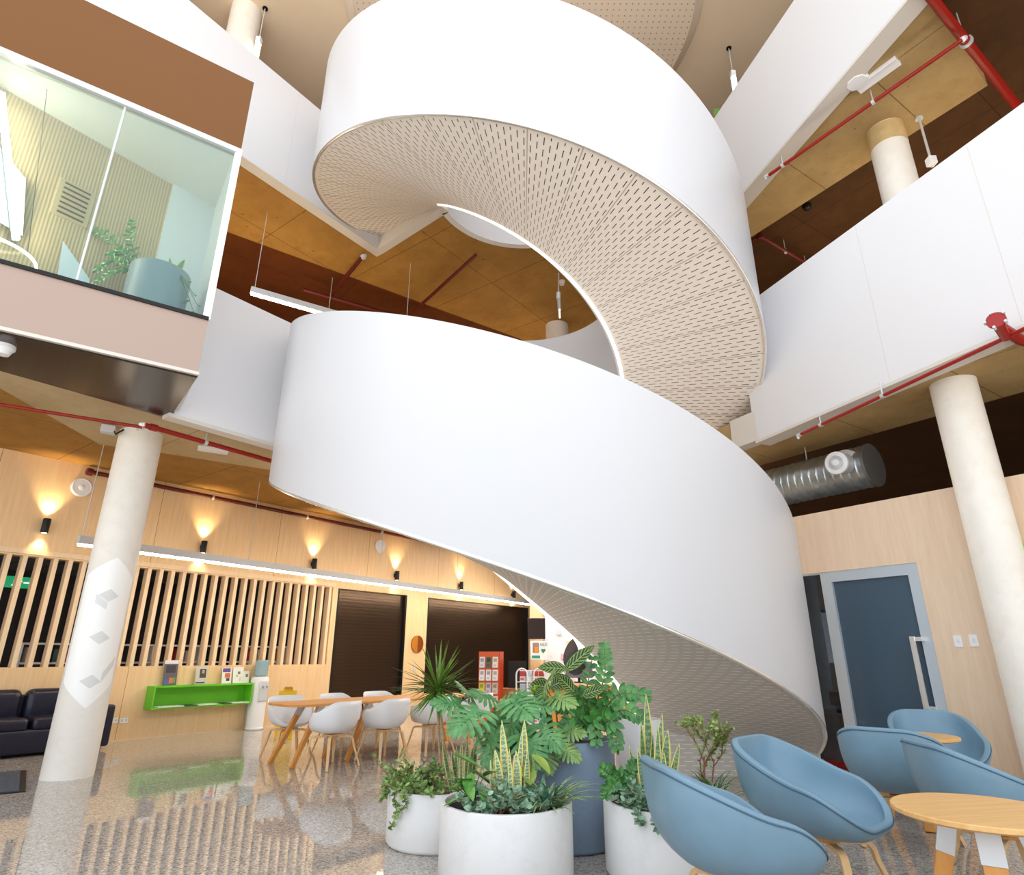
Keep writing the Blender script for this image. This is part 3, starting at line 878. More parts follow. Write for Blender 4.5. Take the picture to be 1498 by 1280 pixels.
MB().tube([p, Vector((p.x, p.y, 8.87))], .02, 8).build('mount', BLACK, t, world=True)
p = at_z(8, 503, 4.10)
t = thing('smoke_detector', 'white round detector below the dark bay underside at left edge', 'detector', p)
MB().lathe([(0, -.12), (.055, -.115), (.075, -.07), (.09, -.055), (.09, -.02), (.07, 0)], n=24).build('housing', PLASTIC, t)
pa = at_z(1344, 172, ZR2); pb = at_y(1361, 236, pa.y)
t = thing('hanging_sensor', 'small white square sensor on a thin rod right of the upper column', 'sensor', pa)
pb = Vector((pa.x, pa.y, pb.z))
MB().tube([pa, pb], .016, 8).build('rod', ALU, t, world=True)
MB().box(pb, (.1, .1, .12)).build('sensor_head', PLASTIC, t, world=True, bevel=.006)
MB().lathe([(.05, -.03), (.05, 0)], pa, 12).build('ceiling_rose', ALU, t, world=True)
def wall_diffuser(label, x, y, r):
    c = on_wall(x, y, W0+WN*.012, WA)
    t = thing('air_diffuser', label, 'vent', c)
    Mx = Matrix((WD, Vector((0, 0, 1)), WN)).transposed().to_4x4()
    MB().lathe([(r*.8, 0), (r, .0), (r, .02), (r*.86, .035), (r*.8, .02)], c, 32, M=Mx).build('outer_ring', PLASTIC, t, world=True)
    MB().lathe([(r*.45, 0), (r*.62, .012), (r*.66, .03), (r*.5, .03)], c, 28, M=Mx).build('middle_ring', PLASTIC, t, world=True)
    MB().lathe([(r*.1, 0.0), (r*.3, .01), (r*.34, .035), (0, .05)], c, 24, M=Mx).build('centre_cone', PLASTIC, t, world=True)
    MB().lathe([(0.0, .002), (r*.82, .002), (r*.82, .004)], c, 24, M=Mx).build('throat', BLACK, t, world=True)
wall_diffuser('round white air diffuser on the plywood wall, left of the hexagon column', 119, 713, .155)
wall_diffuser('round white air diffuser high above the narrower roller shutter', 556, 799, .16)
# ================================================================== DUCT
DUCT = NT('galvanised_spiral_duct'); DUCT.set(.32, .9)
DUCT.color(DUCT.ramp(DUCT.noise(DUCT.coord(), 7, 4), [(.3, (150, 160, 166)), (.7, (196, 204, 208))])); DUCT = DUCT.m
de = at_z(1278, 680, 3.72); rd_ = .285
t = thing('ventilation_duct', 'silver spiral duct above the pale plywood wall', 'duct', de)
Mx = Matrix((Vector((0, 0, 1)).cross(RD), Vector((0, 0, 1)), RD)).transposed().to_4x4()
prof = []
L = 3.6; k = 0
while k*.012 < L:
    z = k*.012; prof.append((rd_+(.009 if k % 9 in (0,) else 0), z)); k += 1
MB().lathe(prof, de, 48, M=Mx).build('duct_body', DUCT, t, world=True, smooth=70)
MB().lathe([(0, -.01), (rd_*.98, -.01), (rd_+.012, -.008), (rd_+.012, .03), (rd_, .03)], de, 48, M=Mx).build('end_cap', plain('dull_galvanised', (128, 130, 130), .5, .7), t, world=True)
nz = on_wall(1236, 679, Rw0-RN*(-(de-Rw0).dot(RN))-RN*rd_*0.9, RA)
nd = (-RN*.86+Vector((-.25, -.2, -.12))).normalized()
ax = nd.cross(Vector((0, 0, 1))).normalized(); ay = ax.cross(nd)
Mn = Matrix((ax, ay, nd)).transposed().to_4x4()
MB().lathe([(.2, -.06), (.2, -.02), (.14, .0), (.14, .2), (.0, .2)], nz, 32, M=Mn).build('nozzle_collar', ALU, t, world=True)
MB().lathe([(.125, .2), (.15, .2), (.15, .24), (.125, .25)], nz, 32, M=Mn).build('nozzle_ring', PLASTIC, t, world=True)
MB().lathe([(.085, .21), (.098, .21), (.098, .25), (.085, .25)], nz, 28, M=Mn).build('nozzle_ring', PLASTIC, t, world=True)
MB().lathe([(.035, .2), (.05, .22), (.045, .27), (0, .275)], nz, 20, M=Mn).build('nozzle_cone', PLASTIC, t, world=True)
MB().lathe([(.0, .203), (.124, .203)], nz, 28, M=Mn).build('nozzle_throat', BLACK, t, world=True)
for f in (.9, 2.4):
    q = de+RD*f; MB().tube([q+Vector((0, 0, rd_)), q+Vector((0, 0, 4.6-q.z))], .008, 6).build('hanger_rod', ALU, t, world=True)
# ================================================================== DOOR IN THE PALE WALL
FROST = NT('frosted_blue_glass'); FROST.set(.16, 0, .6); FROST.color((66, 88, 106)); FROST = FROST.m
TINTG = glass('tinted_side_glass', (150, 172, 196))
FRAME = plain('pale_blue_aluminium', (196, 208, 218), .35, .3)
def doorpart(name, s0, s1, z0, z1, o0, o1, m, parent):
    mb = MB(); mb.slab_along(rp(s0), rp(s1), -o1, -o0, z0, z1)
    return mb.build(name, m, parent, smooth=0)
dl = doorpart('door_1', DSB+.12, DSA-.11, .1, DZ-.12, -.07, -.05, FROST, None); dl['kind'] = 'structure'
doorpart('leaf_frame', DSB, DSB+.12, 0, DZ, -.1, -.01, FRAME, dl)
doorpart('leaf_frame', DSA-.11, DSA, 0, DZ, -.1, -.01, FRAME, dl)
doorpart('leaf_frame', DSB+.12, DSA-.11, DZ-.13, DZ, -.1, -.01, FRAME, dl)
doorpart('leaf_frame', DSB+.12, DSA-.11, 0, .1, -.1, -.01, FRAME, dl)
h0, zh0 = right_s(1346, 935); h1, zh1 = right_s(1358, 1036)
hm = MB(); sh = DSB+.16
for z in (zh1, zh0): hm.box(rp(sh-.03, .03, z), (.09, .09, .045), R(-RA))
hm.slab_along(rp(sh-.005), rp(sh+.045), -.085, -.055, zh1-.1, zh0+.03)
hm.build('door_handle', TRIM, dl, smooth=0)
sd_ = doorpart('window_1', DSA+.02, DS0+.25, .1, DZ-.02, -.07, -.055, TINTG, None); sd_['kind'] = 'structure'
doorpart('window_frame', DSA, DSA+.035, 0, DZ, -.1, -.02, FRAME, sd_)
doorpart('window_frame', DSA+.035, DS0+.25, DZ-.02, DZ, -.1, -.02, FRAME, sd_)
mb = MB(); mb.slab_along(rp(-5.5, -2.9), rp(SBK, -2.9), 0, .1, 0, 2.95); struct(mb, 'wall_office', plain('office_wall_blue', (44, 62, 84), .7), smooth=0)
q = on_wall(1231, 1100, Rw0, RA)+Vector((ray(1231, 1100).x, ray(1231, 1100).y, 0))*.36
t = thing('storage_box', 'red box standing behind the narrow side window', 'box', (q.x, q.y, 0), R(-RA))
MB().box((0, 0, .31), (.34, .3, .62)).build('carton', plain('red_board', (196, 24, 26), .5), t, bevel=.01)
MB().box((0, 0, .635), (.36, .32, .03)).build('lid', plain('red_board_lid', (170, 18, 22), .5), t, bevel=.006)
for x, y, lab in ((1402, 938, 'white switch plate nearer the door handle'), (1425, 937, 'white switch plate nearer the right column')):
    c = on_wall(x, y, Rw0, RA)
    t = thing('light_switch', lab, 'switch', c)
    s = (c-Rw0).dot(RD)
    MB().slab_along(rp(s-.04), rp(s+.04), -.012, 0, c.z-.06, c.z+.06).build('plate', PLASTIC, t, world=True, smooth=0)
    MB().slab_along(rp(s-.012), rp(s+.012), -.017, -.011, c.z-.02, c.z+.02).build('rocker', plain('rocker_white', (226, 228, 230), .4), t, world=True, smooth=0)
c = on_wall(1492, 808, Rw0, RA); s = (c-Rw0).dot(RD)
t = tag(MB().slab_along(rp(s-.42), rp(s), -.012, -.001, c.z-.085, c.z+.085).build('wall_sign', plain('green_sign_face', (150, 220, 96), .5), smooth=0), 'light green sign on the pale wall at the right edge, behind the column', 'sign')
# ================================================================== COLUMN DECAL
DEC = plain('decal_white', (252, 252, 250), .4); DECG = plain('decal_grey', (224, 225, 224), .45)
cc = Vector((-4.985, 7.76, 0)); face = math.atan2(-cc.y, -cc.x)
def decal(name, poly, m, off=.0025, label=None):
    """poly in (angle from facing, z); filled as horizontal strips so that it follows the round shaft"""
    zs = sorted(p[1] for p in poly); z0, z1 = zs[0], zs[-1]
    mb = MB(); n = 110; rows = []
    for i in range(n+1):
        z = z0+(z1-z0)*(i+.001)/(n+.002); xs = []
        for k in range(len(poly)):
            a, b = poly[k], poly[(k+1) % len(poly)]
            if (a[1]-z)*(b[1]-z) <= 0 and a[1] != b[1]: xs.append(a[0]+(b[0]-a[0])*(z-a[1])/(b[1]-a[1]))
        if len(xs) < 2: continue
        rows.append((min(xs), max(xs), z))
    P = [[cc+Vector(((.258+off)*math.cos(face+l+(r-l)*j/10), (.258+off)*math.sin(face+l+(r-l)*j/10), z)) for j in range(11)] for l, r, z in rows]
    mb.grid(P, len(rows), 11)
    return mb.build(name, m, colL, world=True, label=label)
W_ = 1.12
decal('hexagon_decal', [(0.12, 2.42), (W_, 2.18), (W_, .98), (.12, .72), (-W_, 1.0), (-W_, 2.2)], DEC, label='white hexagon sticker')
for zc in (1.98, 1.5, 1.02):
    decal('chevron_decal', [(.12, zc+.06), (.5, zc-.02), (.12, zc-.09), (-.32, zc-.01)], DECG, .004)
decal('chevron_decal', [(.5, 1.1), (1.0, 1.28), (1.0, 1.18), (.5, .99)], DECG, .004)
decal('chevron_decal', [(-.4, 1.98), (.1, 1.88), (.1, 1.80), (-.4, 1.88)], plain('decal_pale', (226, 228, 230), .45), .004)

# unseen strip lights added inside level one to brighten its soffits
def fill_row(label, c, d, L, ztop, power, up):
    t = linear_pendant(label, c-d*L/2, c+d*L/2, ztop, [.05, .95])
    l = bpy.data.lights.new('fill_uplight', 'AREA'); l.shape = 'RECTANGLE'; l.size = L; l.size_y = .1; l.energy = power; l.color = (1, .80, .52)
    o = bpy.data.objects.new('fill_uplight', l); COL.objects.link(o); o.parent = t
    o.location = (0, 0, .13); o.rotation_euler = Matrix((d, Vector((0, 0, 1)).cross(d)*(1 if up else -1), Vector((0, 0, -1 if up else 1)))).transposed().to_euler()
    return t
fill_row('added strip light with uplight inside level one, hidden behind the left balustrade', Vector((-5.2, 9.4, 6.3)), dirv(37), 5, Z2L, 80, True)
fill_row('added strip light with uplight inside level one, hidden behind the stair', Vector((0.6, 14.6, 6.0)), dirv(60), 5, Z2L, 80, True)
fill_row('added strip light with uplight inside level one, hidden behind the right balustrade', Vector((6.6, 8.2, 6.3)), dirv(-20), 5, ZR2+.4, 80, True)

def fill_panel(label, x, y, z, power, sz=.55):  # unseen ceiling panels, added to brighten the spaces below
    t = thing('fill_light', label, 'fill light', (x, y, z))
    MB().box((0, 0, -.02), (sz+.06, sz+.06, .04)).build('frame', PLASTIC, t, smooth=0)
    MB().box((0, 0, -.043), (sz, sz, .01)).build('diffuser', LEDW, t, smooth=0)
    l = bpy.data.lights.new('fill_beam', 'AREA'); l.size = sz; l.energy = power; l.color = (1, .94, .86)
    o = bpy.data.objects.new('fill_beam', l); COL.objects.link(o); o.parent = t; o.location = (0, 0, -.06)
for x, y, z_, pw_, lab in ((-.6, 13.2, ZLH, 90, 'added fill light behind the lower flight, towards the long table'), (1.2, 12.9, ZLH, 65, 'added fill light behind the lower flight, over the reception'),
                     (2.5, 10.75, ZR, 260, 'added fill light behind the lower flight, furthest right'), (.3, 16.5, ZLH, 90, 'added fill light behind the lower flight, deepest in the hall')):
    fill_panel(lab, x, y, z_-.001, pw_)
c_ = B-BD*2.7+Vector((-.574, .819, 0))*.25
fill_panel('added fill light inside the glazed bay', c_.x, c_.y, 7.115, 22, .2)
# ================================================================== SLATTED SCREEN + LIBRARY
scr = thing('slatted_screen', 'timber slat screen set in the plywood wall above the black sofa and green shelf', 'screen', wp(0, -.08, ZSL0))
n_sl = 0
s = -3.55
while s < S_SL1-.03:
    MB().slab_along(wp(s), wp(s+.062), -.15, -.01, ZSL0, ZSL1).build('slat', SLAT, scr, world=True, smooth=0)
    s += .2; n_sl += 1
BOOKC = [(150, 30, 40), (40, 60, 110), (210, 200, 190), (60, 100, 90), (190, 120, 40), (90, 60, 110), (30, 30, 34), (200, 60, 60)]
BOOKM = [plain('book_cover', c, .6) for c in BOOKC]
shelf = thing('bookcase', 'low white bookcase in the dark room behind the slatted screen', 'bookcase', wp(-.9, -1.15))
m = MB()
for z in (.1, .78, 1.16, 1.46):
    m = MB(); m.slab_along(wp(-2.2), wp(2.6), -1.35, -.95, z-.015, z+.015); m.build('shelf', PLASTIC, shelf, world=True, smooth=0)
for s in (-2.2, -1.2, -.2, .8, 1.8, 2.6):
    MB().slab_along(wp(s-.012), wp(s+.012), -1.35, -.95, 0, 1.46).build('divider', PLASTIC, shelf, world=True, smooth=0)
rnd = random.Random(3)
bp = None
HUE = ['crimson', 'navy', 'cream', 'teal', 'ochre', 'purple', 'black', 'scarlet']
for lev, zb in ((0, 1.176), (1, .796)):
    s = -2.1
    while s < 2.45:
        if min(abs(s-k) for k in (-2.2, -1.2, -.2, .8, 1.8, 2.6)) < .07: s += .08; continue
        th = rnd.choice((.05, .07, .09)); hh = rnd.uniform(.19, .25); ci = rnd.randrange(8)
        t = MB(); t.box((0, 0, hh/2), (.16, th*.9, hh)); o = t.build('book', BOOKM[ci], smooth=0)
        o.location = wp(s, -1.04, zb); o.rotation_euler.z = -R(WA)
        tag(o, '%s book on the %s shelf of the white bookcase behind the slats' % (HUE[ci], ('upper', 'lower')[lev]), 'book', '%s books on the %s bookcase shelf' % (HUE[ci], ('upper', 'lower')[lev]))
        s += rnd.choice((.12, .17, .26, .4))
# exit sign
GREENS = emit('exit_sign_green', (20, 150, 100), .9); SIGNW = emit('exit_sign_white', (235, 255, 245), 1.0)
c = on_wall(30, 852, W0-WN*1.2, WA)
t = thing('exit_sign', 'green exit sign with white arrow behind the slats at far left', 'sign', c)
sx = (c-W0).dot(WD)
MB().slab_along(wp(sx-.22), wp(sx+.22), -1.24, -1.2, c.z-.09, c.z+.09).build('sign_face', GREENS, t, world=True, smooth=0)
def sgn(pts): return [wp(sx+a, -1.196, c.z+b) for a, b in pts]
MB().add(sgn([(.04, -.012), (.12, -.012), (.12, -.05), (.19, 0), (.12, .05), (.12, .012), (.04, .012)]), [(0, 1, 2, 3, 4, 5, 6)]).build('arrow', SIGNW, t, world=True, smooth=0)
MB().add(sgn([(-.12, -.06), (-.09, -.06), (-.06, .0), (-.03, -.06), (0, -.06), (-.03, .02), (.02, .0), (.02, .025), (-.04, .05), (-.1, .02), (-.1, 0), (-.07, .015)]), [(0, 1, 2, 3, 4, 5, 6, 7, 8, 9, 10, 11)]).build('running_figure', SIGNW, t, world=True, smooth=0)
MB().slab_along(wp(sx-.02), wp(sx+.02), -1.23, -1.21, c.z+.09, 2.9).build('mount', BLACK, t, world=True, smooth=0)
# wall bits
c = on_wall(610, 942, W0+WN*.01, WA)
t = thing('wall_disc', 'round brown timber disc on the plywood strip between the roller shutters', 'wall decoration', c)
Mx = Matrix((WD, Vector((0, 0, 1)), WN)).transposed().to_4x4()
MB().lathe([(.0, 0), (.2, 0), (.2, .025), (0, .025)], c, 40, M=Mx).build('disc', plain('rust_brown_disc', (124, 66, 22), .4), t, world=True)
P = [c+WN*.026]+[c+WN*.026+(WD*math.cos(a)+Vector((0, 0, math.sin(a))))*.2 for a in [PI/2+PI*k/20 for k in range(21)]]
MB().add(P, [list(range(22))]).build('pale_half', plain('amber_half', (190, 120, 40), .4), t, world=True, smooth=0)
c = on_wall(606, 977, W0, WA); sx = (c-W0).dot(WD)
t = thing('light_switch', 'small grey switch plate below the round brown disc', 'switch', c)
MB().slab_along(wp(sx-.04), wp(sx+.04), 0, .012, c.z-.06, c.z+.06).build('plate', ALU, t, world=True, smooth=0)
MB().slab_along(wp(sx-.012), wp(sx+.012), .011, .016, c.z-.02, c.z+.02).build('rocker', PLASTIC, t, world=True, smooth=0)
for x, lab in ((166, 'white double power socket beside the black sofa arm'), (181, 'white double power socket further right of the sofa')):
    c = on_wall(x, 1054, W0, WA); sx = (c-W0).dot(WD)
    t = thing('power_socket', lab, 'socket', c)
    MB().slab_along(wp(sx-.06), wp(sx+.06), 0, .012, c.z-.04, c.z+.04).build('plate', PLASTIC, t, world=True, smooth=0)
    for e in (-.03, .03):
        MB().slab_along(wp(sx+e-.014), wp(sx+e+.014), .011, .014, c.z-.015, c.z+.02).build('outlet', plain('outlet_grey', (205, 206, 208), .4), t, world=True, smooth=0)
# ================================================================== SOFA
LEATH = NT('black_leather'); LEATH.set(.34, 0, .5); LEATH.color((20, 22, 44)); LEATH.bump(LEATH.noise(LEATH.coord(), 9, 6), .25, .02); LEATH = LEATH.m
def soft(mb, c, d, k=.05, n=8):
    """rounded block"""
    def f(t, h):
        return h*math.copysign(1-(1-abs(t))**1.0, t)
    x, y, z = [q/2 for q in d]
    bm = bmesh.new(); bmesh.ops.create_cube(bm, size=1)
    for v in bm.verts: v.co = Vector((v.co.x*2*x, v.co.y*2*y, v.co.z*2*z))
    bmesh.ops.bevel(bm, geom=bm.edges[:], offset=min(k, x*.95, y*.95, z*.95), segments=4, affect='EDGES', profile=.5)
    bm.verts.index_update()
    mb.add([v.co+Vector(c) for v in bm.verts], [[v.index for v in fc.verts] for fc in bm.faces]); bm.free()
    return mb
sofa = thing('sofa', 'black leather two-seat sofa against the plywood wall, partly behind the hexagon column', 'sofa', wp(-2.38, .03), -R(WA))
# local frame: x = towards hall, y = along wall
soft(MB(), (.40, 0, .19), (.74, 1.7, .3), .05).build('base', LEATH, sofa)
for e, in ((-.42,), (.42,)):
    soft(MB(), (.46, e, .40), (.62, .80, .17), .06).build('seat_cushion', LEATH, sofa)
    o = soft(MB(), (.19, e, .60), (.24, .80, .46), .1).build('back_cushion', LEATH, sofa)
for e in (-.92, .92):
    soft(MB(), (.40, e, .32), (.78, .2, .56), .04).build('arm', LEATH, sofa)
soft(MB(), (.08, 0, .4), (.16, 1.75, .7), .05).build('back_frame', LEATH, sofa)
for a in (.08, .72):
    for e in (-.9, .9): MB().box((a, e, .02), (.06, .06, .04)).build('foot', BLACK, sofa)
for e in (-.42, .42): MB().lathe([(0, -.006), (.016, -.004), (.016, .004), (0, .006)], (.312, e, .62), 12, M=Matrix.Rotation(PI/2, 4, 'Y')).build('button', BLACK, sofa)
ma, mb_ = at_z(38, 1128, 0), at_z(37, 1159, 0)
md = (mb_-ma).normalized(); mo = Vector((-md.y, md.x, 0)); mo = mo if mo.x < 0 else -mo
t = thing('door_mat', 'dark blue-grey floor mat at the far left edge of the floor', 'mat', (ma+mb_)/2)
q = [ma, mb_, mb_+mo*2.2, ma+mo*2.2]
MB().prism([tuple(p[:2]) for p in q], .001, .014).build('edge_strip', BLACK, t, world=True, smooth=0)
cq = sum(q, Vector())/4
MB().prism([tuple((cq+(p-cq)*.95)[:2]) for p in q], .012, .018).build('pile', plain('mat_pile', (70, 78, 92), .95, var=.3, vs=40), t, world=True, smooth=0)
# ================================================================== GREEN SHELF
GREEN = plain('lime_green_laminate', (104, 196, 40), .4)
s0 = wall_s(227, 1003, .27)[0]; s1 = wall_s(371, 1000, .27)[0]
zt = (wall_s(227, 1003, .27)[1]+wall_s(371, 1000, .27)[1])/2; zb = (wall_s(222, 1037, .27)[1]+wall_s(367, 1031, .27)[1])/2
gs = thing('wall_shelf', 'bright green box shelf mounted on the plywood wall', 'shelf', wp((s0+s1)/2, 0, zb))
def gp(name, a, b, o0, o1, z0, z1, m=GREEN, par=gs): return MB().slab_along(wp(a), wp(b), o0, o1, z0, z1).build(name, m, par, world=True, smooth=0)
gp('top', s0, s1, .001, .27, zt-.025, zt); gp('bottom', s0, s1, .001, .27, zb, zb+.025)
gp('side', s0, s0+.025, .001, .27, zb+.025, zt-.025); gp('side', s1-.025, s1, .001, .27, zb+.025, zt-.025); gp('back', s0+.025, s1-.025, .001, .015, zb+.025, zt-.025)
def paper_mat(name, bg, blocks):
    """printed sheet: UV blocks (u0,u1,v0,v1,colour)"""
    m = NT(name); m.set(.35)
    uv = m.sep(m.coord('UV')); c = None
    for (u0, u1, v0, v1, col) in blocks:
        k = m.math('MULTIPLY', m.math('MULTIPLY', m.math('GREATER_THAN', uv[0], u0), m.math('LESS_THAN', uv[0], u1)), m.math('MULTIPLY', m.math('GREATER_THAN', uv[1], v0), m.math('LESS_THAN', uv[1], v1)))
        c = m.mix(k, c if c is not None else bg, col)
    n = m.noise(m.mapping(m.coord('UV'), scale=(5, 7, 1)), 2, 3)
    m.color(m.mix(m.math('MULTIPLY', n, .12), c if c is not None else m.mix(0, bg, bg), (90, 90, 90)))
    return m.m
def sheet(mb, p, u, v, w, h, th=.004):
    """thin printed sheet: p lower left, u right dir, v up dir"""
    n = Vector(u).cross(Vector(v)).normalized()*th
    a = [Vector(p), p+u*w, p+u*w+v*h, p+v*h]
    mb.add([q+n for q in a]+a, [(0, 1, 2, 3), (7, 6, 5, 4), (0, 4, 5, 1), (1, 5, 6, 2), (2, 6, 7, 3), (3, 7, 4, 0)], [(0, 0), (1, 0), (1, 1), (0, 1)]*2)
    return mb
MAGS = [(237, 257, 966, 'magazine with a dark photo cover, leftmost on the green shelf', paper_mat('magazine_photo', (92, 88, 100), [(0, 1, .86, 1, (226, 226, 230)), (.15, .85, .5, .8, (52, 48, 58)), (.1, .5, .05, .25, (70, 100, 170)), (.45, .7, .08, .3, (220, 110, 50)), (.7, .9, .1, .3, (110, 150, 60))])),
        (284, 301, 975, 'pale grey magazine with a dark figure on the green shelf', paper_mat('magazine_figure', (198, 196, 192), [(.35, .9, .35, .85, (62, 52, 44)), (.55, .75, .6, .8, (190, 160, 130)), (.05, .85, .05, .12, (40, 40, 40))])),
        (323, 337, 977, 'white magazine with purple heading and orange picture on the green shelf', paper_mat('magazine_purple', (238, 236, 238), [(.05, .85, .72, .97, (92, 72, 160)), (.3, .85, .35, .65, (214, 110, 50)), (.45, .8, .15, .33, (70, 60, 90))])),
        (339, 354, 976, 'white leaflet with a pale sketch on the green shelf, nearest the purple magazine', paper_mat('leaflet_sketch', (240, 240, 238), [(.45, .7, .55, .72, (120, 130, 90)), (.3, .5, .4, .5, (196, 170, 150)), (.65, .75, .1, .4, (214, 200, 170))])),
        (354, 363, 982, 'small white leaflet, rightmost on the green shelf', paper_mat('leaflet_small', (240, 240, 238), [(.4, .8, .5, .75, (120, 130, 120))]))]
up = Vector((0, 0, 1))
for x0, x1, yt, lab, m in MAGS:
    a = wall_s(x0, 1000, .07)[0]; b2 = wall_s(x1, 1000, .07)[0]; ht = wall_s(x0, yt, .04)[1]-zt
    v = (up*1.0-WN*.12).normalized()
    o = sheet(MB(), wp(a, .08, zt+.001), WD, v, b2-a, ht, .008).build('magazine', m, smooth=0)
    tag(o, lab, 'magazine')
for (fa, fb, lab, col) in ((.06, .3, 'white leaflets lying in the green shelf, left end', (232, 232, 232)), (.31, .43, 'dark leaflet lying in the green shelf', (50, 60, 56)), (.44, .64, 'white leaflets lying in the middle of the green shelf', (232, 232, 232)), (.70, .78, 'small dark leaflet lying towards the right of the green shelf', (60, 64, 60)), (.79, .97, 'white leaflets lying in the green shelf, right end', (232, 232, 232))):
    a, b2 = s0+(s1-s0)*fa, s0+(s1-s0)*fb
    o = MB().slab_along(wp(a), wp(b2), .06, .285, zb+.026, zb+.04).build('leaflet', plain('leaflet_paper', col, .5), smooth=0)
    tag(o, lab, 'leaflet')
# ================================================================== WATER COOLER + SIGN
wc = at_z(370, 1067, 0)
wc = wp(s1+.175, .19)
cooler = thing('water_cooler', 'white water cooler with a blue bottle, beside the green shelf', 'water cooler', wc, -R(WA)+PI/2*0)
MB().lathe([(.15, 0), (.165, .015), (.165, .035), (.155, .045), (.16, .86), (.15, .9), (.1, .915), (0, .915)], n=32).build('body', PLASTIC, cooler)
MB().box((.155, 0, .66), (.03, .19, .36)).build('tap_panel', plain('cooler_panel', (206, 212, 218), .4), cooler, bevel=.02)
for e in (-.04, .04): MB().tube([(.165, e, .74), (.2, e, .74), (.205, e, .71)], .012, 8).build('tap', plain('tap_grey', (150, 156, 164), .4), cooler)
BOT = NT('blue_water_bottle'); BOT.set(.08, 0, .5); BOT.color((160, 192, 204)); BOT.b.inputs['Transmission Weight'].default_value = .2; BOT = BOT.m
MB().lathe([(.06, .9), (.12, .93), (.125, .96), (.118, 1.0), (.125, 1.03), (.118, 1.07), (.125, 1.1), (.125, 1.19), (.11, 1.205), (0, 1.205)], n=28).build('bottle', BOT, cooler)
MB().box((-.15, 0, .5), (.04, .22, .8)).build('back_grille', ALU, cooler)
YEL = plain('yellow_plastic', (236, 190, 10), .4)
yp = at_y(416, 1060, 11.2); yp.z = 0
ys = thing('floor_sign', 'yellow folding wet floor sign behind the leftmost white chair', 'sign', yp, R(20))
ys.scale = (1.18, 1.18, 1.18)
for e, n_ in ((1, 'front_board'), (-1, 'rear_board')):
    Mx = Matrix.Rotation(e*R(13), 4, 'X')
    o = MB(); o.box((0, 0, .33), (.24, .014, .58)); o.box((-.09, 0, .02), (.05, .014, .06)); o.box((.09, 0, .02), (.05, .014, .06)); o.box((0, 0, .64), (.13, .014, .05))
    o.v = [Mx @ (p-Vector((0, 0, .66)))+Vector((0, 0, .655)) for p in o.v]
    o.build(n_, YEL, ys, smooth=0)
m_ = MB(); m_.box((0, 0, .655), (.1, .05, .03)); m_.build('hinge_grip', plain('yellow_dark', (200, 150, 8), .5), ys)
# ================================================================== CHAIRS
OAKL = wood('pale_oak', (222, 180, 128), (238, 202, 152), gs=2.5, dark=(206, 160, 106))
OAKM = wood('golden_oak', (206, 140, 66), (224, 164, 88), gs=2.0, dark=(186, 118, 50))
def smooth01(t): t = max(0, min(1, t)); return t*t*(3-2*t)
MONO = False
def rim(u, zf, za, zb):
    """u: 0 front .. pi back"""
    d = abs((u+PI) % (2*PI)-PI)/PI*180
    if MONO: return zf+(zb-zf)*(.48*smooth01((d-18)/62)+.52*smooth01((d-72)/86))
    z = zf+(za-zf)*smooth01((d-22)/58)
    z += (zb-za)*smooth01((d-88)/58)
    return z
def shell(a, bf, bb, zf, za, zb, z0, e=2.6, rake=.07, nu=64, nv=14):
    P = []
    for i in range(nu):
        u = 2*PI*i/nu; sx, cy = math.sin(u), math.cos(u)
        k = (abs(sx)**e+abs(cy)**e)**(-1/e)
        z = rim(u, zf, za, zb)
        x = a*sx*k; y = (bf if cy > 0 else bb)*cy*k
        lift = (z-za)/(zb-za) if z > za else 0
        y -= rake*lift
        row = []
        for j in range(nv+1):
            v = j/nv
            g = 1-(1-v)**2.1; h = v**2.6
            row.append(Vector((x*(g*.97+.03*v), y*g+.02*(1-g), z0+(z-z0)*h)))
        P.append(row)
    return P
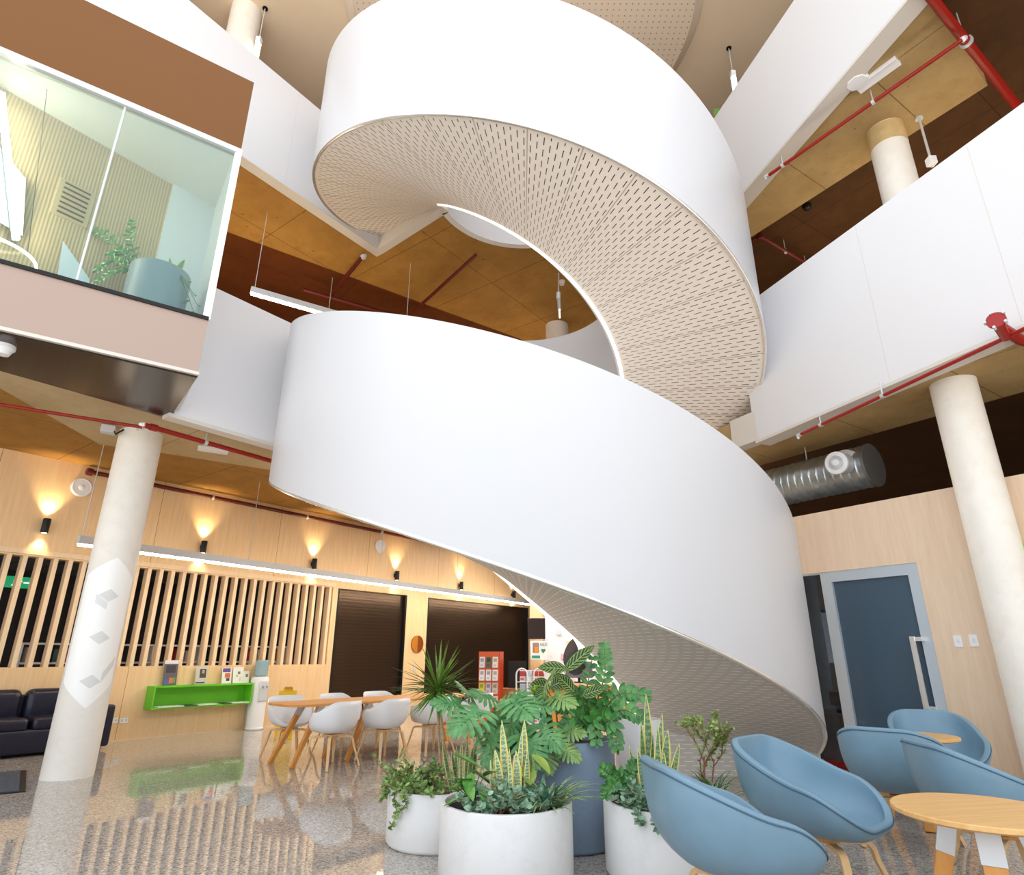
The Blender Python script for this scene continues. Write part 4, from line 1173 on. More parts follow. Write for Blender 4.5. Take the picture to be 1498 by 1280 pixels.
def chair(name, label, group, blue):
    t = thing(name, label, 'chair', (0, 0, 0), 0, group)
    if blue: dim = dict(a=.335, bf=.31, bb=.30, zf=.43, za=.62, zb=.80, z0=.36, e=3.0, rake=.10)
    else: dim = dict(a=.30, bf=.26, bb=.27, zf=.45, za=.655, zb=.79, z0=.40, e=2.5, rake=.05)
    P = shell(**dim); nu, nv = len(P), len(P[0])
    c0 = sum((r[0] for r in P), Vector())/nu
    mb = MB()
    vs = [c0]+[P[i][j] for i in range(nu) for j in range(1, nv)]
    w_ = nv-1
    fs = [(0, 1+i*w_, 1+((i+1) % nu)*w_) for i in range(nu)]
    for i in range(nu):
        i2 = (i+1) % nu
        for j in range(w_-1): fs.append((1+i*w_+j, 1+i*w_+j+1, 1+i2*w_+j+1, 1+i2*w_+j))
    mb.add(vs, fs)
    if blue:
        o = mb.build('seat_shell', BLUE, t, smooth=180)
        md = o.modifiers.new('padding', 'SOLIDIFY'); md.thickness = .042; md.offset = 0
        md = o.modifiers.new('round', 'BEVEL'); md.width = .018; md.segments = 3; md.limit_method = 'ANGLE'; md.angle_limit = R(50)
        seam = []
        for i in range(nu+1):
            r = P[i % nu]; q = r[-1]; out = Vector((q.x, q.y, 0)).normalized()
            seam.append(q+out*.0225+Vector((0, 0, -.022)))
        MB().tube(seam, .004, 6, cap=False).build('piping', BLUED, t)
    else:
        o = mb.build('seat_shell', CHW, t, smooth=180)
        md = o.modifiers.new('moulding', 'SOLIDIFY'); md.thickness = .014; md.offset = 0
    zt = dim['z0']-(.03 if blue else .014)
    MB().box((0, 0.0, zt-.012), (.17, .17, .022)).build('base_plate', OAKL if not blue else OAKM, t, bevel=.004)
    for sx in (-1, 1):
        for sy in (-1, 1):
            x0, x1, x2 = .05*sx, .185*sx, .265*sx
            y0, y1, y2 = .05*sy, .165*sy, (.25 if sy > 0 else .26)*sy
            pts = [Vector((x0, y0, zt-.03)), Vector((x1*.85, y1*.85, zt-.03))]
            A, Bq, Cq = Vector((x1*.85, y1*.85, zt-.03)), Vector((x1*1.08, y1*1.08, zt-.03)), Vector((x1+(x2-x1)*.22, y1+(y2-y1)*.22, zt-.115))
            for k in range(1, 6):
                f = k/6; pts.append(A*(1-f)**2+Bq*2*f*(1-f)+Cq*f*f)
            pts += [Cq, Vector((x2, y2, .004))]
            sd = Vector((-y1, x1, 0)).normalized()
            n_ = len(pts)
            MB().bar(pts, [.04]*(n_-1)+[.028], [.024]*(n_-1)+[.022], side=sd).build('leg', OAKL, t, smooth=40)
    return t
BLUE = plain('blue_grey_leather', (120, 153, 174), .36, 0, .45, var=.05, vs=3)
BLUED = plain('blue_piping', (62, 98, 124), .5)
CHW = plain('white_polypropylene', (238, 241, 246), .35, 0, .45)
def face_to(p, q): return math.atan2(-(q[0]-p[0]), q[1]-p[1])
TA = 42.0; TD, TN = dirv(TA), nrm(TA)
T0 = Vector((-2.89, 8.52, 0))
WCH = [(.40, .52, 8, 'white shell chair, leftmost on the near side of the long table'), (1.16, .56, 4, 'white shell chair, second from the left on the near side of the long table'),
       (1.98, .56, -4, 'white shell chair on the near side of the long table, just behind the spiky plant'), (2.78, .56, 6, 'white shell chair furthest right at the long table, right of the spiky plant'),
       (.42, -.58, -8, 'white shell chair at the left end of the far side, before the yellow floor sign'), (1.22, -.56, 4, 'white shell chair across the long table, before the narrower roller shutter left edge'),
       (1.98, -.56, -3, 'white shell chair across the long table, before the narrower roller shutter right half')]
w0 = chair('dining_chair', '', 'white shell chairs at the long table', False)
for i, (al, pe, da, lab) in enumerate(WCH):
    o = w0 if i == 0 else copy_tree(w0)
    p = T0+TD*al+TN*pe
    o.location = p; o.scale = (.96,)*3; o['label'] = lab
    o.rotation_euler.z = math.atan2(TN.x*(1 if pe > 0 else -1), -TN.y*(1 if pe > 0 else -1))+R(da)
# long table
tb = thing('long_table', 'long oak table with rounded ends and splayed timber legs among the white chairs', 'table', T0+TD*1.57, -R(TA)+PI/2)
hl = 1.68; hw = .40; ZT_ = .715
poly = []
for sx in (1, -1):
    for k in range(9):
        a = -PI/2+PI*k/8
        ex = math.copysign(abs(math.cos(a))**.7, math.cos(a)); ey = math.copysign(abs(math.sin(a))**.7, math.sin(a))
        poly.append((sx*(hl-.22+.22*ex), sx*hw*ey))
m_ = MB().prism(poly, ZT_-.028, ZT_); m_.build('table_top', OAKM, tb, smooth=0, bevel=.005)
for x, lean in ((-1.18, -.36), (-.42, -.34), (1.2, .3)):
    for e in (-1, 1):
        a, q = Vector((x, e*.21, ZT_-.03)), Vector((x+lean, e*.27, 0))
        mid = a+(q-a)*.2
        leg = MB().bar([mid, q], [.062, .05], [.06, .05], side=(1, 0, 0)).build('leg', OAKM, tb, smooth=0, bevel=.003)
        MB().bar([a, mid], .066, .064, side=(1, 0, 0)).build('metal_sleeve', ALU, leg, smooth=0)
    MB().box((x, 0, ZT_-.042), (.07, .5, .025)).build('crossbar', ALU, tb, smooth=0)
# blue chairs
BCH = [(1.10, 3.42, 274, 'blue-grey tub chair closest to the camera, seen from its right side, beside the front planters'),
       (1.80, 4.08, 222, 'blue-grey tub chair left of the round table, its seat turned to the viewer'),
       (2.93, 5.18, 318, 'blue-grey tub chair with its back to the viewer, in front of the glass door'),
       (3.88, 6.16, 160, 'blue-grey tub chair furthest away, facing the viewer by the pale wall'),
       (2.90, 4.14, 266, 'blue-grey tub chair at the right edge, behind the round table')]
MONO = True
b0 = chair('tub_chair', '', 'blue tub chairs around the round tables', True)
for i, (x, y, a, lab) in enumerate(BCH):
    o = b0 if i == 0 else copy_tree(b0)
    o.location = (x, y, 0); o.rotation_euler.z = R(a); o.scale = (1.02,)*3; o['label'] = lab
def round_table(label, x, y, r, z):
    t = thing('round_table', label, 'table', (x, y, 0), R(12), 'round oak tables')
    MB().lathe([(0, z-.03), (r-.02, z-.03), (r, z-.02), (r, z-.004), (r-.004, z), (0, z)], n=64).build('table_top', OAKT, t, smooth=30)
    for k in range(4):
        th = PI/4+k*PI/2
        d = Vector((math.cos(th), math.sin(th), 0)); sd = Vector((-d.y, d.x, 0))
        a, q = d*.13+Vector((0, 0, z-.03)), d*.30
        mid = a+(q-a)*.24
        leg = MB().bar([mid, q], .085, .065, side=sd).build('leg', OAKM, t, smooth=0, bevel=.003)
        MB().bar([a, mid], .09, .07, side=sd).build('metal_sleeve', ALU, leg, smooth=0)
    MB().box((0, 0, z-.045), (.3, .3, .02), PI/4).build('top_plate', ALU, t, smooth=0)
    return t
OAKT = wood('oak_top', (222, 172, 108), (238, 196, 134), gs=1.3, axis='X', dark=(206, 150, 82))
round_table('round oak table in the foreground at the lower right corner', 2.10, 3.13, .355, .66)
round_table('round oak table mostly hidden between the far blue chairs', 3.47, 5.82, .33, .665)
# ================================================================== RECEPTION BEYOND THE STAIR
def ay(x, y, Y): return at_y(x, y, Y)
# pillar with white pinboard, wood return, screen, AED cabinet
a, b = ay(776, 960, 14.2), ay(930, 960, 14.2)
mb = MB(); mb.box(((a.x+b.x)/2+1.2, 14.4, 2.1), (b.x-a.x+2.4, .2, 4.2)); struct(mb, 'wall_reception', PLY, smooth=0)
a, b = ay(797, 880, 14.1), ay(900, 990, 14.1)
SKETCH = NT('printed_pinboard'); SKETCH.set(.5)
_v = SKETCH.n('ShaderNodeTexVoronoi'); _v.inputs['Scale'].default_value = 3.2; SKETCH.l(SKETCH.coord(), _v.inputs['Vector'])
_n = SKETCH.noise(SKETCH.coord(), 7, 5)
_k = SKETCH.math('MULTIPLY', SKETCH.math('LESS_THAN', _v.outputs['Distance'], .3), SKETCH.math('GREATER_THAN', _n, .52))
_h = SKETCH.n('ShaderNodeHueSaturation'); _h.inputs['Saturation'].default_value = .6; _h.inputs['Value'].default_value = 1.0; SKETCH.l(_v.outputs['Color'], _h.inputs['Color'])
SKETCH.color(SKETCH.mix(SKETCH.math('MULTIPLY', _k, .45), (236, 236, 240), _h.outputs[0])); SKETCH = SKETCH.m
t = thing('pinboard', 'tall white pinboard with small colourful drawings beyond the stair', 'board', ((a.x+b.x)/2, 14.2, .1))
MB().box(((a.x+b.x)/2+.3, 14.24, 1.51), (b.x-a.x+.6, .06, 3.0)).build('board', SKETCH, t, world=True, smooth=0)
rr = random.Random(5)
for x, y, w_, h_, col in ((832, 943, .1, .14, (214, 210, 170)), (843, 925, .09, .12, (190, 206, 226)), (823, 960, .08, .1, (226, 180, 190)), (818, 925, .1, .1, (206, 214, 222)), (809, 905, .09, .1, (222, 214, 224))):
    p = ay(x, y, 14.18)
    MB().box(p, (w_, .012, h_), 0).build('drawing', plain('drawing_paper', col, .6), t, world=True, smooth=0)
p0_, p1_ = ay(772, 904, 13.7), ay(798, 935, 13.7)
t = thing('wall_screen', 'dark wall-mounted screen above the white cabinet beyond the stair', 'screen', ((p0_.x+p1_.x)/2, 13.75, (p0_.z+p1_.z)/2))
MB().box(((p0_.x+p1_.x)/2, 13.75, (p0_.z+p1_.z)/2), (p1_.x-p0_.x, .06, p0_.z-p1_.z)).build('display', plain('screen_dark', (34, 18, 16), .25), t, world=True, bevel=.008)
MB().box(((p0_.x+p1_.x)/2, 14.0, (p0_.z+p1_.z)/2), (.12, .5, .12)).build('bracket', BLACK, t, world=True)
p0_, p1_ = ay(776, 938, 13.6), ay(792, 966, 13.6)
t = thing('defibrillator_cabinet', 'white wall cabinet with a window and green heart sign beyond the stair', 'cabinet', ((p0_.x+p1_.x)/2, 13.75, (p0_.z+p1_.z)/2))
cx_, cz_ = (p0_.x+p1_.x)/2, (p0_.z+p1_.z)/2; w_, h_ = p1_.x-p0_.x+.14, p0_.z-p1_.z
MB().box((cx_+.07, 13.83, cz_), (w_, .46, h_)).build('body', PLASTIC, t, world=True, bevel=.008)
MB().box((cx_, 13.6, cz_+.06), (.13, .012, .2)).build('window', plain('cabinet_window', (150, 130, 120), .2), t, world=True)
MB().box((cx_+.01, 13.592, cz_+.02), (.08, .012, .1)).build('orange_pack', plain('orange_pack', (226, 140, 30), .5), t, world=True)
MB().box((cx_, 13.596, cz_-.12), (.17, .008, .05)).build('green_label', plain('aed_green', (20, 150, 110), .5), t, world=True)
hx = cx_+.155
m = MB()
hp = []
for k in range(24):
    u = 2*PI*k/24
    hp.append(Vector((hx+.0032*16*math.sin(u)**3*.9, 13.594, cz_+.0 + .0034*(13*math.cos(u)-5*math.cos(2*u)-2*math.cos(3*u)-math.cos(4*u)))))
m.add(hp, [list(range(24))]); m.build('heart_sign', plain('heart_green', (20, 140, 90), .5), t, world=True, smooth=0)
LT = plain('letter_grey', (110, 130, 120), .5)
def strokes(segs, x, z, s):
    m = MB()
    for (a, b_) in segs: m.bar([Vector((x+a[0]*s, 13.594, z+a[1]*s)), Vector((x+b_[0]*s, 13.594, z+b_[1]*s))], .01, .006, side=(0, 1, 0))
    return m
A_S = [((0, 0), (.35, 1)), ((.35, 1), (.7, 0)), ((.15, .4), (.55, .4))]
E_S = [((0, 0), (0, 1)), ((0, 1), (.6, 1)), ((0, .5), (.5, .5)), ((0, 0), (.6, 0))]
D_S = [((0, 0), (0, 1)), ((0, 1), (.4, .9)), ((.4, .9), (.6, .5)), ((.6, .5), (.4, .1)), ((.4, .1), (0, 0))]
for k, S_ in enumerate((A_S, E_S, D_S)): strokes(S_, cx_+.085+k*.06, cz_+.1, .06).build('lettering', LT, t, world=True, smooth=0)
# orange brochure stand
ORANGE = plain('orange_laminate', (214, 88, 22), .4); ORANGED = plain('rust_laminate', (176, 52, 14), .4)
p0_, p1_ = ay(701, 953, 12.3), ay(729, 1050, 12.3)
bs = thing('brochure_stand', 'tall orange brochure stand beyond the planters', 'stand', ((p0_.x+p1_.x)/2, 12.5, 0), R(-14))
wB = .40; hB = p0_.z
MB().box((0, .12, hB/2), (wB, .3, hB)).build('body', ORANGE, bs, smooth=0)
MB().box((wB/2+.006, .12, hB/2), (.012, .3, hB)).build('side_panel', ORANGED, bs, smooth=0)
bcol = [(225, 225, 228), (74, 92, 60), (236, 232, 222), (240, 240, 240), (236, 236, 238), (240, 238, 236), (206, 214, 40), (190, 190, 204), (206, 196, 180), (230, 230, 232), (238, 238, 238), (232, 226, 220)]
bname = ['grey', 'dark green', 'cream', 'white', 'white', 'white', 'lime yellow', 'lilac grey', 'beige', 'white', 'white', 'cream']
rown = ['top', 'second', 'third', 'lowest visible']; coln = ['left', 'middle', 'right']
for r_ in range(4):
    for c_ in range(3):
        i = r_*3+c_
        p = bs.matrix_world
        lx, lz = -.13+.13*c_, hB-.20-.23*r_
        MB().box((lx, -.036, lz-.085), (.11, .02, .02)).build('holder_lip', ORANGED, bs, smooth=0)
        o = sheet(MB(), Vector((-.052, 0, -.09)), Vector((1, 0, 0)), Vector((0, .1, 1)).normalized(), .104, .195, .006).build('brochure', paper_mat('brochure_print', bcol[i], [(.15, .8, .55, .85, tuple(max(0, v-70) for v in bcol[i])), (.2, .6, .15, .3, tuple(max(0, v-40) for v in bcol[i]))]), smooth=0)
        wm = Matrix.Translation(bs.location) @ Matrix.Rotation(bs.rotation_euler.z, 4, 'Z')
        o.location = wm @ Vector((lx, -.045, lz)); o.rotation_euler.z = bs.rotation_euler.z
        tag(o, '%s brochure in the %s row of the orange stand, %s column' % (bname[i], rown[r_], coln[c_]), 'brochure', 'brochures in the orange stand')
# white wire rack
p0_, p1_ = ay(757, 978, 11.4), ay(796, 1050, 11.4)
rk = thing('wire_rack', 'white wire leaflet rack beside the orange stand', 'rack', ((p0_.x+p1_.x)/2, 11.4, 0))
xl, xr, zt_ = p0_.x-.02, p1_.x+.02, p0_.z
for xa, xb in ((xl, xl+.19), (xr-.19, xr)):
    pts = [Vector((xa, 11.4, 0)), Vector((xa, 11.4, zt_-.1))]+[Vector(((xa+xb)/2-(xb-xa)/2*math.cos(PI*k/8), 11.4, zt_-.1+.1*math.sin(PI*k/8))) for k in range(1, 8)]+[Vector((xb, 11.4, zt_-.1)), Vector((xb, 11.4, 0))]
    MB().tube(pts, .014, 8).build('wire_hoop', PLASTIC, rk, world=True)
for z in (.3, .52, .74, .96):
    MB().tube([(xl, 11.39, z-.09), (xr, 11.39, z-.09)], .007, 6).build('wire_shelf', PLASTIC, rk, world=True)
MB().box(((xl+xr)/2, 11.5, .04), (xr-xl, .3, .05)).build('foot', PLASTIC, rk, world=True)
rb = random.Random(11)
lc = [((226, 226, 230), 'white'), ((60, 110, 150), 'blue'), ((40, 96, 100), 'teal'), ((206, 70, 60), 'red and white'), ((190, 206, 220), 'pale blue'), ((120, 130, 140), 'grey')]
rn = {.3: 'lowest', .52: 'third', .74: 'second', .96: 'top'}
for z in (.96, .74, .52, .3):
    for k in range(4):
        x = xl+.05+(xr-xl-.1)*(k+.1)/3.6
        col, nm = lc[rb.randrange(6)]
        o = sheet(MB(), Vector((0, 0, 0)), Vector((1, 0, 0)), Vector((0, .12, 1)).normalized(), .1, .19, .006).build('leaflet', paper_mat('leaflet_print', (228, 230, 232), [(0, 1, .45, .9, col), (.1, .7, .1, .3, tuple(min(255, c+40) for c in col))]), smooth=0)
        o.location = (x, 11.41, z-.085)
        tag(o, '%s leaflet in the %s tier of the white wire rack, %s' % (nm, rn[z], ('far left', 'centre left', 'centre right', 'far right')[k]), 'leaflet', 'leaflets in the white wire rack')
# noticeboard behind the rack
p = ay(748, 985, 13.0)
t = thing('display_board', 'black display panel behind the white wire rack', 'board', (p.x+.1, 13.0, 0))
MB().box((p.x+.12, 13.0, .78), (.36, .04, .84)).build('panel', BLACK, t, world=True, smooth=0)
for e in (-.12, .12): MB().box((p.x+.12+e, 13.0, .2), (.03, .03, .4)).build('leg', BLACK, t, world=True)
# reception desk, monitor, stool
p = ay(838, 1003, 12.6)
t = thing('reception_desk', 'oak reception desk behind the tall planter', 'desk', (p.x+.3, 12.9, 0))
MB().box((p.x+.3, 12.9, p.z/2), (1.6, .6, p.z)).build('body', OAKM, t, world=True, smooth=0)
MB().box((p.x+.3, 12.88, p.z+.015), (1.66, .7, .03)).build('worktop', OAKL, t, world=True, smooth=0)
deskz = p.z+.03
p = ay(848, 994, 12.8)
t = thing('monitor', 'grey monitor on the reception desk', 'monitor', (p.x, 12.85, deskz))
MB().box((0, 0, .02), (.2, .16, .02)).build('base', BLACK, t)
MB().box((0, .03, .1), (.05, .03, .16)).build('stand', BLACK, t)
MB().box((0, 0, .25), (.52, .04, .3)).build('screen_back', plain('monitor_grey', (92, 94, 108), .5), t, bevel=.008)
p = ay(877, 990, 12.7)
t = thing('desk_organiser', 'white upright box on the reception desk, right of the monitor', 'box', (p.x+.03, 12.8, deskz))
MB().box((0, 0, .17), (.16, .16, .34)).build('body', PLASTIC, t, bevel=.006)
MB().box((0, -.083, .22), (.12, .008, .12)).build('label_panel', plain('organiser_label', (190, 194, 200), .5), t)
p = ay(748, 1022, 12.9)
t = thing('storage_cube', 'small green and brown cabinet between the orange stand and the wire rack', 'cabinet', (p.x, 12.95, 0))
MB().box((0, 0, .28), (.34, .3, .52)).build('body', plain('olive_green', (120, 124, 30), .5), t)
MB().box((0, 0, .62), (.36, .32, .16)).build('drawer', plain('brown_board', (150, 96, 40), .5), t)
MB().box((0, -.165, .62), (.1, .02, .02)).build('handle', ALU, t)
# ================================================================== PLANTS
def leafmat(name, c0, c1, rough=.35, edge=None, ew=.32, band=None, vein=None):
    m = NT(name); m.set(rough, 0, .45)
    uv = m.sep(m.coord('UV')); n = m.noise(m.coord(), 14, 3)
    c = m.ramp(n, [(.3, c0), (.7, c1)])
    au = m.math('ABSOLUTE', m.math('SUBTRACT', uv[0], .5))
    if band:
        w_ = m.math('SINE', m.math('ADD', m.math('MULTIPLY', uv[1], band[1]), m.math('MULTIPLY', m.noise(m.coord(), 60, 2), 12)))
        c = m.mix(m.math('GREATER_THAN', w_, .25), c, band[0])
    if vein:
        ph = m.math('ADD', m.math('MULTIPLY', uv[1], vein[1]), m.math('MULTIPLY', au, -vein[2]))
        w_ = m.math('FRACT', ph)
        d = m.math('LESS_THAN', m.math('ABSOLUTE', m.math('SUBTRACT', w_, .5)), m.math('SUBTRACT', .40, m.math('MULTIPLY', au, .3)))
        d = m.math('MULTIPLY', d, m.math('LESS_THAN', au, .40))
        c = m.mix(d, c, vein[0])
        c = m.mix(m.math('LESS_THAN', au, .025), c, (150, 180, 90))
    if edge: c = m.mix(m.math('GREATER_THAN', au, ew), c, edge)
    m.color(c)
    return m.m
SANS = leafmat('variegated_blade', (104, 138, 96), (150, 176, 128), .4, (238, 226, 130), .30, ((196, 208, 176), 110))
SANS2 = leafmat('dark_variegated_blade', (70, 104, 70), (112, 142, 96), .4, (222, 212, 120), .34, ((136, 160, 118), 100))
DRAC = leafmat('spiky_leaf', (52, 96, 26), (120, 152, 52), .4)
PHIL = leafmat('lobed_leaf', (56, 118, 64), (112, 168, 104), .28)
PHILY = leafmat('young_lobed_leaf', (84, 130, 72), (150, 180, 100), .35)
ZZ = leafmat('glossy_dark_leaf', (34, 92, 40), (92, 156, 78), .18)
ZZB = leafmat('glossy_blue_green_leaf', (40, 92, 76), (120, 172, 150), .2)
CAL = leafmat('striped_leaf', (112, 146, 56), (138, 170, 72), .35, (34, 70, 30), .44, None, ((24, 50, 24), 8.0, 4.0))
PURP = plain('purple_brown_leaf', (70, 50, 42), .5, var=.2, vs=20)
JADE = leafmat('succulent_leaf', (92, 138, 108), (164, 196, 166), .32)
JADEY = leafmat('trailing_succulent_leaf', (76, 126, 58), (178, 204, 128), .4)
SPID = leafmat('grassy_blade', (86, 132, 76), (150, 182, 116), .4, (206, 214, 160), .38)
BROAD = leafmat('broad_leaf', (56, 126, 48), (128, 180, 88), .35)
PALE = leafmat('pale_heart_leaf', (136, 164, 66), (178, 196, 102), .4)
SPEK = leafmat('tiny_round_leaf', (112, 140, 66), (176, 192, 118), .4)
LIME = leafmat('lime_leaf', (150, 190, 50), (196, 222, 90), .4)
STEMB = plain('woody_stem', (176, 146, 112), .7, var=.15, vs=30)
STEMG = plain('green_stem', (96, 124, 62), .5)
STEMR = plain('reddish_stem', (150, 96, 70), .6)
SOIL = plain('dark_soil', (38, 30, 26), .95, var=.4, vs=40)
CEMW = concrete('pale_cement', (226, 226, 226), (240, 240, 241), (206, 206, 206), 0, 1, 1, (0, 0, 0), False, .55)
CEMB = concrete('blue_grey_cement', (122, 140, 162), (144, 162, 184), (106, 124, 148), 0, 1, 1, (0, 0, 0), False, .5)
rp_ = random.Random(21)
def U(a, b): return rp_.uniform(a, b)
def unit(v): return Vector(v).normalized()
UPV = Vector((0, 0, 1))
def blade(mb, base, d, L, w, bend=(0, 0, 0), prof=None, side=None, fold=.15, n=8, twist=0.0):
    """narrow leaf along d, bending; side = width direction"""
    d = unit(d); bend = Vector(bend); p = Vector(base)
    if side is None:
        side = d.cross(UPV)
        if side.length < .2: side = Vector((1, 0, 0))
    side = Vector(side)
    prof = prof or (lambda t: min(1, .55+t*1.2)*(1-t**3) if t < 1 else 0)
    vs, uv = [], []
    for i in range(n+1):
        t = i/n
        dd = unit(d+bend*t)
        if i: p = p+dd*(L/n)
        s = unit(side-dd*side.dot(dd))
        if twist:
            s = unit(Matrix.Rotation(twist*t, 3, dd) @ s)
        nn = s.cross(dd)
        ww = max(w*prof(t)/2, .0004)
        vs += [p-s*ww+nn*(ww*fold), p-nn*(ww*fold*.6), p+s*ww+nn*(ww*fold)]
        uv += [(0, t), (.5, t), (1, t)]
    fs = []
    for i in range(n):
        a = i*3
        fs += [(a, a+1, a+4, a+3), (a+1, a+2, a+5, a+4)]
    mb.add(vs, fs, uv)
    return p
OVAL = lambda t: math.sin(PI*min(1, max(0, t))**.85)**.75 if 0 < t < 1 else 0
SWORD = lambda t: (.62+.55*t if t < .55 else .92*(1-((t-.55)/.45)**1.9))
def plant(name, label, cat, loc, group=None): return thing(name, label, cat, loc, 0, group)
def planter(label, x, y, r, h, m, wall=.035, soil=.05):
    t = thing('planter', label, 'planter', (x, y, 0), 0)
    MB().lathe([(r-.03, 0), (r-.012, .012), (r, .03), (r, h-.012), (r-.006, h), (r-wall+.006, h), (r-wall, h-.01), (r-wall, h-soil-.03), (0, h-soil-.03)], n=64).build('pot', m, t, smooth=35)
    MB().lathe([(r-wall-.001, h-soil), (r*.6, h-soil+.012), (0, h-soil+.02)][::-1], n=40).build('soil', SOIL, t)
    return t
PT = {1: (-.55, 5.28, .375, .37), 2: (-.03, 4.53, .425, .42), 3: (.43, 5.27, .365, .70), 4: (1.03, 4.56, .425, .42), 5: (1.12, 5.95, .21, .78)}
planter('low white cement planter at left of the group, with trailing succulents', *PT[1], CEMW)
planter('wide white cement planter at the front centre of the group', *PT[2], CEMW)
planter('tall blue-grey cement planter in the middle of the group', *PT[3], CEMB)
planter('wide white cement planter at right, partly behind the nearest blue chair', *PT[4], CEMW)
planter('narrow white planter behind the tall blue-grey one', *PT[5], plain('white_glaze', (232, 232, 236), .35))
# in a pot: clamp a point to the soil disc
def root(k, px, py, Y):
    x, y, r, h = PT[k]; p = at_y(px, py, Y); d = Vector((p.x-x, p.y-y, 0))
    if d.length > r-.09: d = d.normalized()*(r-.09)
    return Vector((x+d.x, y+d.y, h-.045))
def aim(b, px, py, Y):
    """vector from b to the spot seen at px,py at depth Y"""
    return at_y(px, py, Y)-b
def sansevieria(label, blades, m, extra=0, k=None, h=(.16, .3), c=None):
    b0 = blades[0][0]
    t = plant('snake_plant', label, 'plant', b0)
    for (b, tip, w, face) in blades:
        v = tip-b
        MB_ = MB(); blade(MB_, b, v+Vector((v.y*.1, 0, 0)), v.length, w, bend=(U(-.06, .06), U(-.05, .05), 0), prof=SWORD, side=Vector((math.cos(face), math.sin(face), 0)), fold=.22, n=10, twist=U(-.5, .5))
        MB_.build('blade', m, t, world=True, smooth=60, solid=.003)
    return t
# ---- planter 1: spiky dracaena
b = root(1, 654, 1150, 5.15)
cr = at_y(641, 1006, 5.2)
t = plant('dracaena', 'spiky green dracaena on a thin bare stem rising from the left planter', 'plant', b)
stem = [b, b+(cr-b)*.3+Vector((.012, 0, 0)), b+(cr-b)*.65+Vector((.004, 0, 0)), cr+Vector((0, 0, -.02))]
MB().tube(stem, [.014, .012, .011, .012], 10).build('stem', STEMB, t, world=True)
MB().tube([b+Vector((-.03, .03, 0)), b+(cr-b)*.4+Vector((-.03, .02, 0)), cr+Vector((-.01, .01, -.04))], [.010, .009, .008], 8).build('stem', STEMB, t, world=True)
m_ = MB()
for i in range(118):
    a = U(0, 2*PI); el = math.asin(U(-.75, 1))
    d = Vector((math.cos(a)*math.cos(el), math.sin(a)*math.cos(el), math.sin(el)))
    L = U(.27, .42)*(1.0 if el > -.2 else .8)
    blade(m_, cr+Vector((0, 0, U(-.05, .03))), d, L, U(.017, .026), bend=(0, 0, -.28*math.cos(el)), prof=lambda t: (.55+.9*t if t < .4 else .91*(1-((t-.4)/.6)**1.4)), fold=.3, n=5)
m_.build('foliage', DRAC, t, world=True, smooth=60)
# trailing succulent
def leaflet_ball(m_, p, d, s, w=None):
    blade(m_, p, d, s, w or s*.72, prof=OVAL, side=unit((U(-1, 1), U(-1, 1), U(-.3, .3))), fold=.2, n=4, bend=(0, 0, U(-.2, .3)))
def succulent(label, name, rts, m, stemm, n, s, spread, name_mat=None, hang=()):
    t = plant(name, label, 'plant', rts[0])
    st, lf = MB(), MB()
    for r_ in rts:
        for k in range(n):
            a = U(0, 2*PI)
            d = Vector((math.cos(a)*spread, math.sin(a)*spread, U(.35, 1)))
            L = U(.06, .17)*(spread+.5)
            q = [r_, r_+d*L*.5+Vector((0, 0, .02)), r_+d*L]
            st.tube(q, .0025, 5)
            for j in range(15):
                f = U(.35, 1.05); p = q[0]+(q[2]-q[0])*f+Vector((0, 0, .01))
                leaflet_ball(lf, p, unit((U(-1, 1), U(-1, 1), U(-.2, .9))), s*U(.7, 1.2))
    for path in hang:
        st.tube(path, .003, 5)
        for i in range(len(path)-1):
            for j in range(16):
                p = path[i]+(path[i+1]-path[i])*U(0, 1)
                leaflet_ball(lf, p, unit((U(-1, 1), U(-1, .4), U(-.6, .6))), s*U(.7, 1.15))
    st.build('stems', stemm, t, world=True)
    lf.build('foliage', m, t, world=True, smooth=60)
    return t
x1, y1, r1, h1 = PT[1]
rts = [root(1, x, 1150, Y) for x, Y in ((575, 5.1), (590, 5.35), (605, 5.05), (620, 5.3), (632, 5.0), (600, 5.5))]
rim1 = [Vector((x1+(r1+.01)*math.cos(a), y1+(r1+.01)*math.sin(a), h1+.02)) for a in (R(185), R(205), R(228), R(240))]
hang = []
for i, rr_ in enumerate(rim1):
    out = Vector((rr_.x-x1, rr_.y-y1, 0)).normalized()
    L = (.13, .06, .24, .12)[i]
    hang.append([rr_-out*.1+Vector((0, 0, .02)), rr_+Vector((0, 0, .03)), rr_+out*.035+Vector((0, 0, -.03)), rr_+out*.03+Vector((.02, 0, -L*.6)), rr_+out*.025+Vector((-.02, 0, -L))])
succulent('trailing green succulent spilling over the rim of the left planter', 'trailing_succulent', rts, JADEY, STEMR, 15, .036, 1.0, hang=hang)
bl = []
for tx, ty, bx in ((646, 1085, 663), (668, 1092, 668), (676, 1078, 676), (684, 1080, 682), (690, 1092, 684), (700, 1075, 688), (660, 1100, 672), (652, 1108, 664)):
    b = root(1, bx, 1150, 5.12+U(-.08, .1)); bl.append((b, b+aim(b, tx, ty, b.y), U(.035, .045), U(-.5, .5)))
sansevieria('yellow-edged snake plant in the left planter, right of the bare dracaena stem', bl, SANS2)
m_ = MB(); b = root(1, 625, 1150, 5.35)
t = plant('grassy_plant', 'thin grassy tuft in the left planter behind the succulents', 'plant', b)
for i in range(16):
    a = U(0, 2*PI); blade(m_, b+Vector((U(-.03, .03), U(-.03, .03), 0)), (math.cos(a)*.45, math.sin(a)*.45, 1), U(.14, .24), .012, bend=(math.cos(a)*.3, math.sin(a)*.3, -.3), n=5)
m_.build('foliage', ZZB, t, world=True, smooth=60)
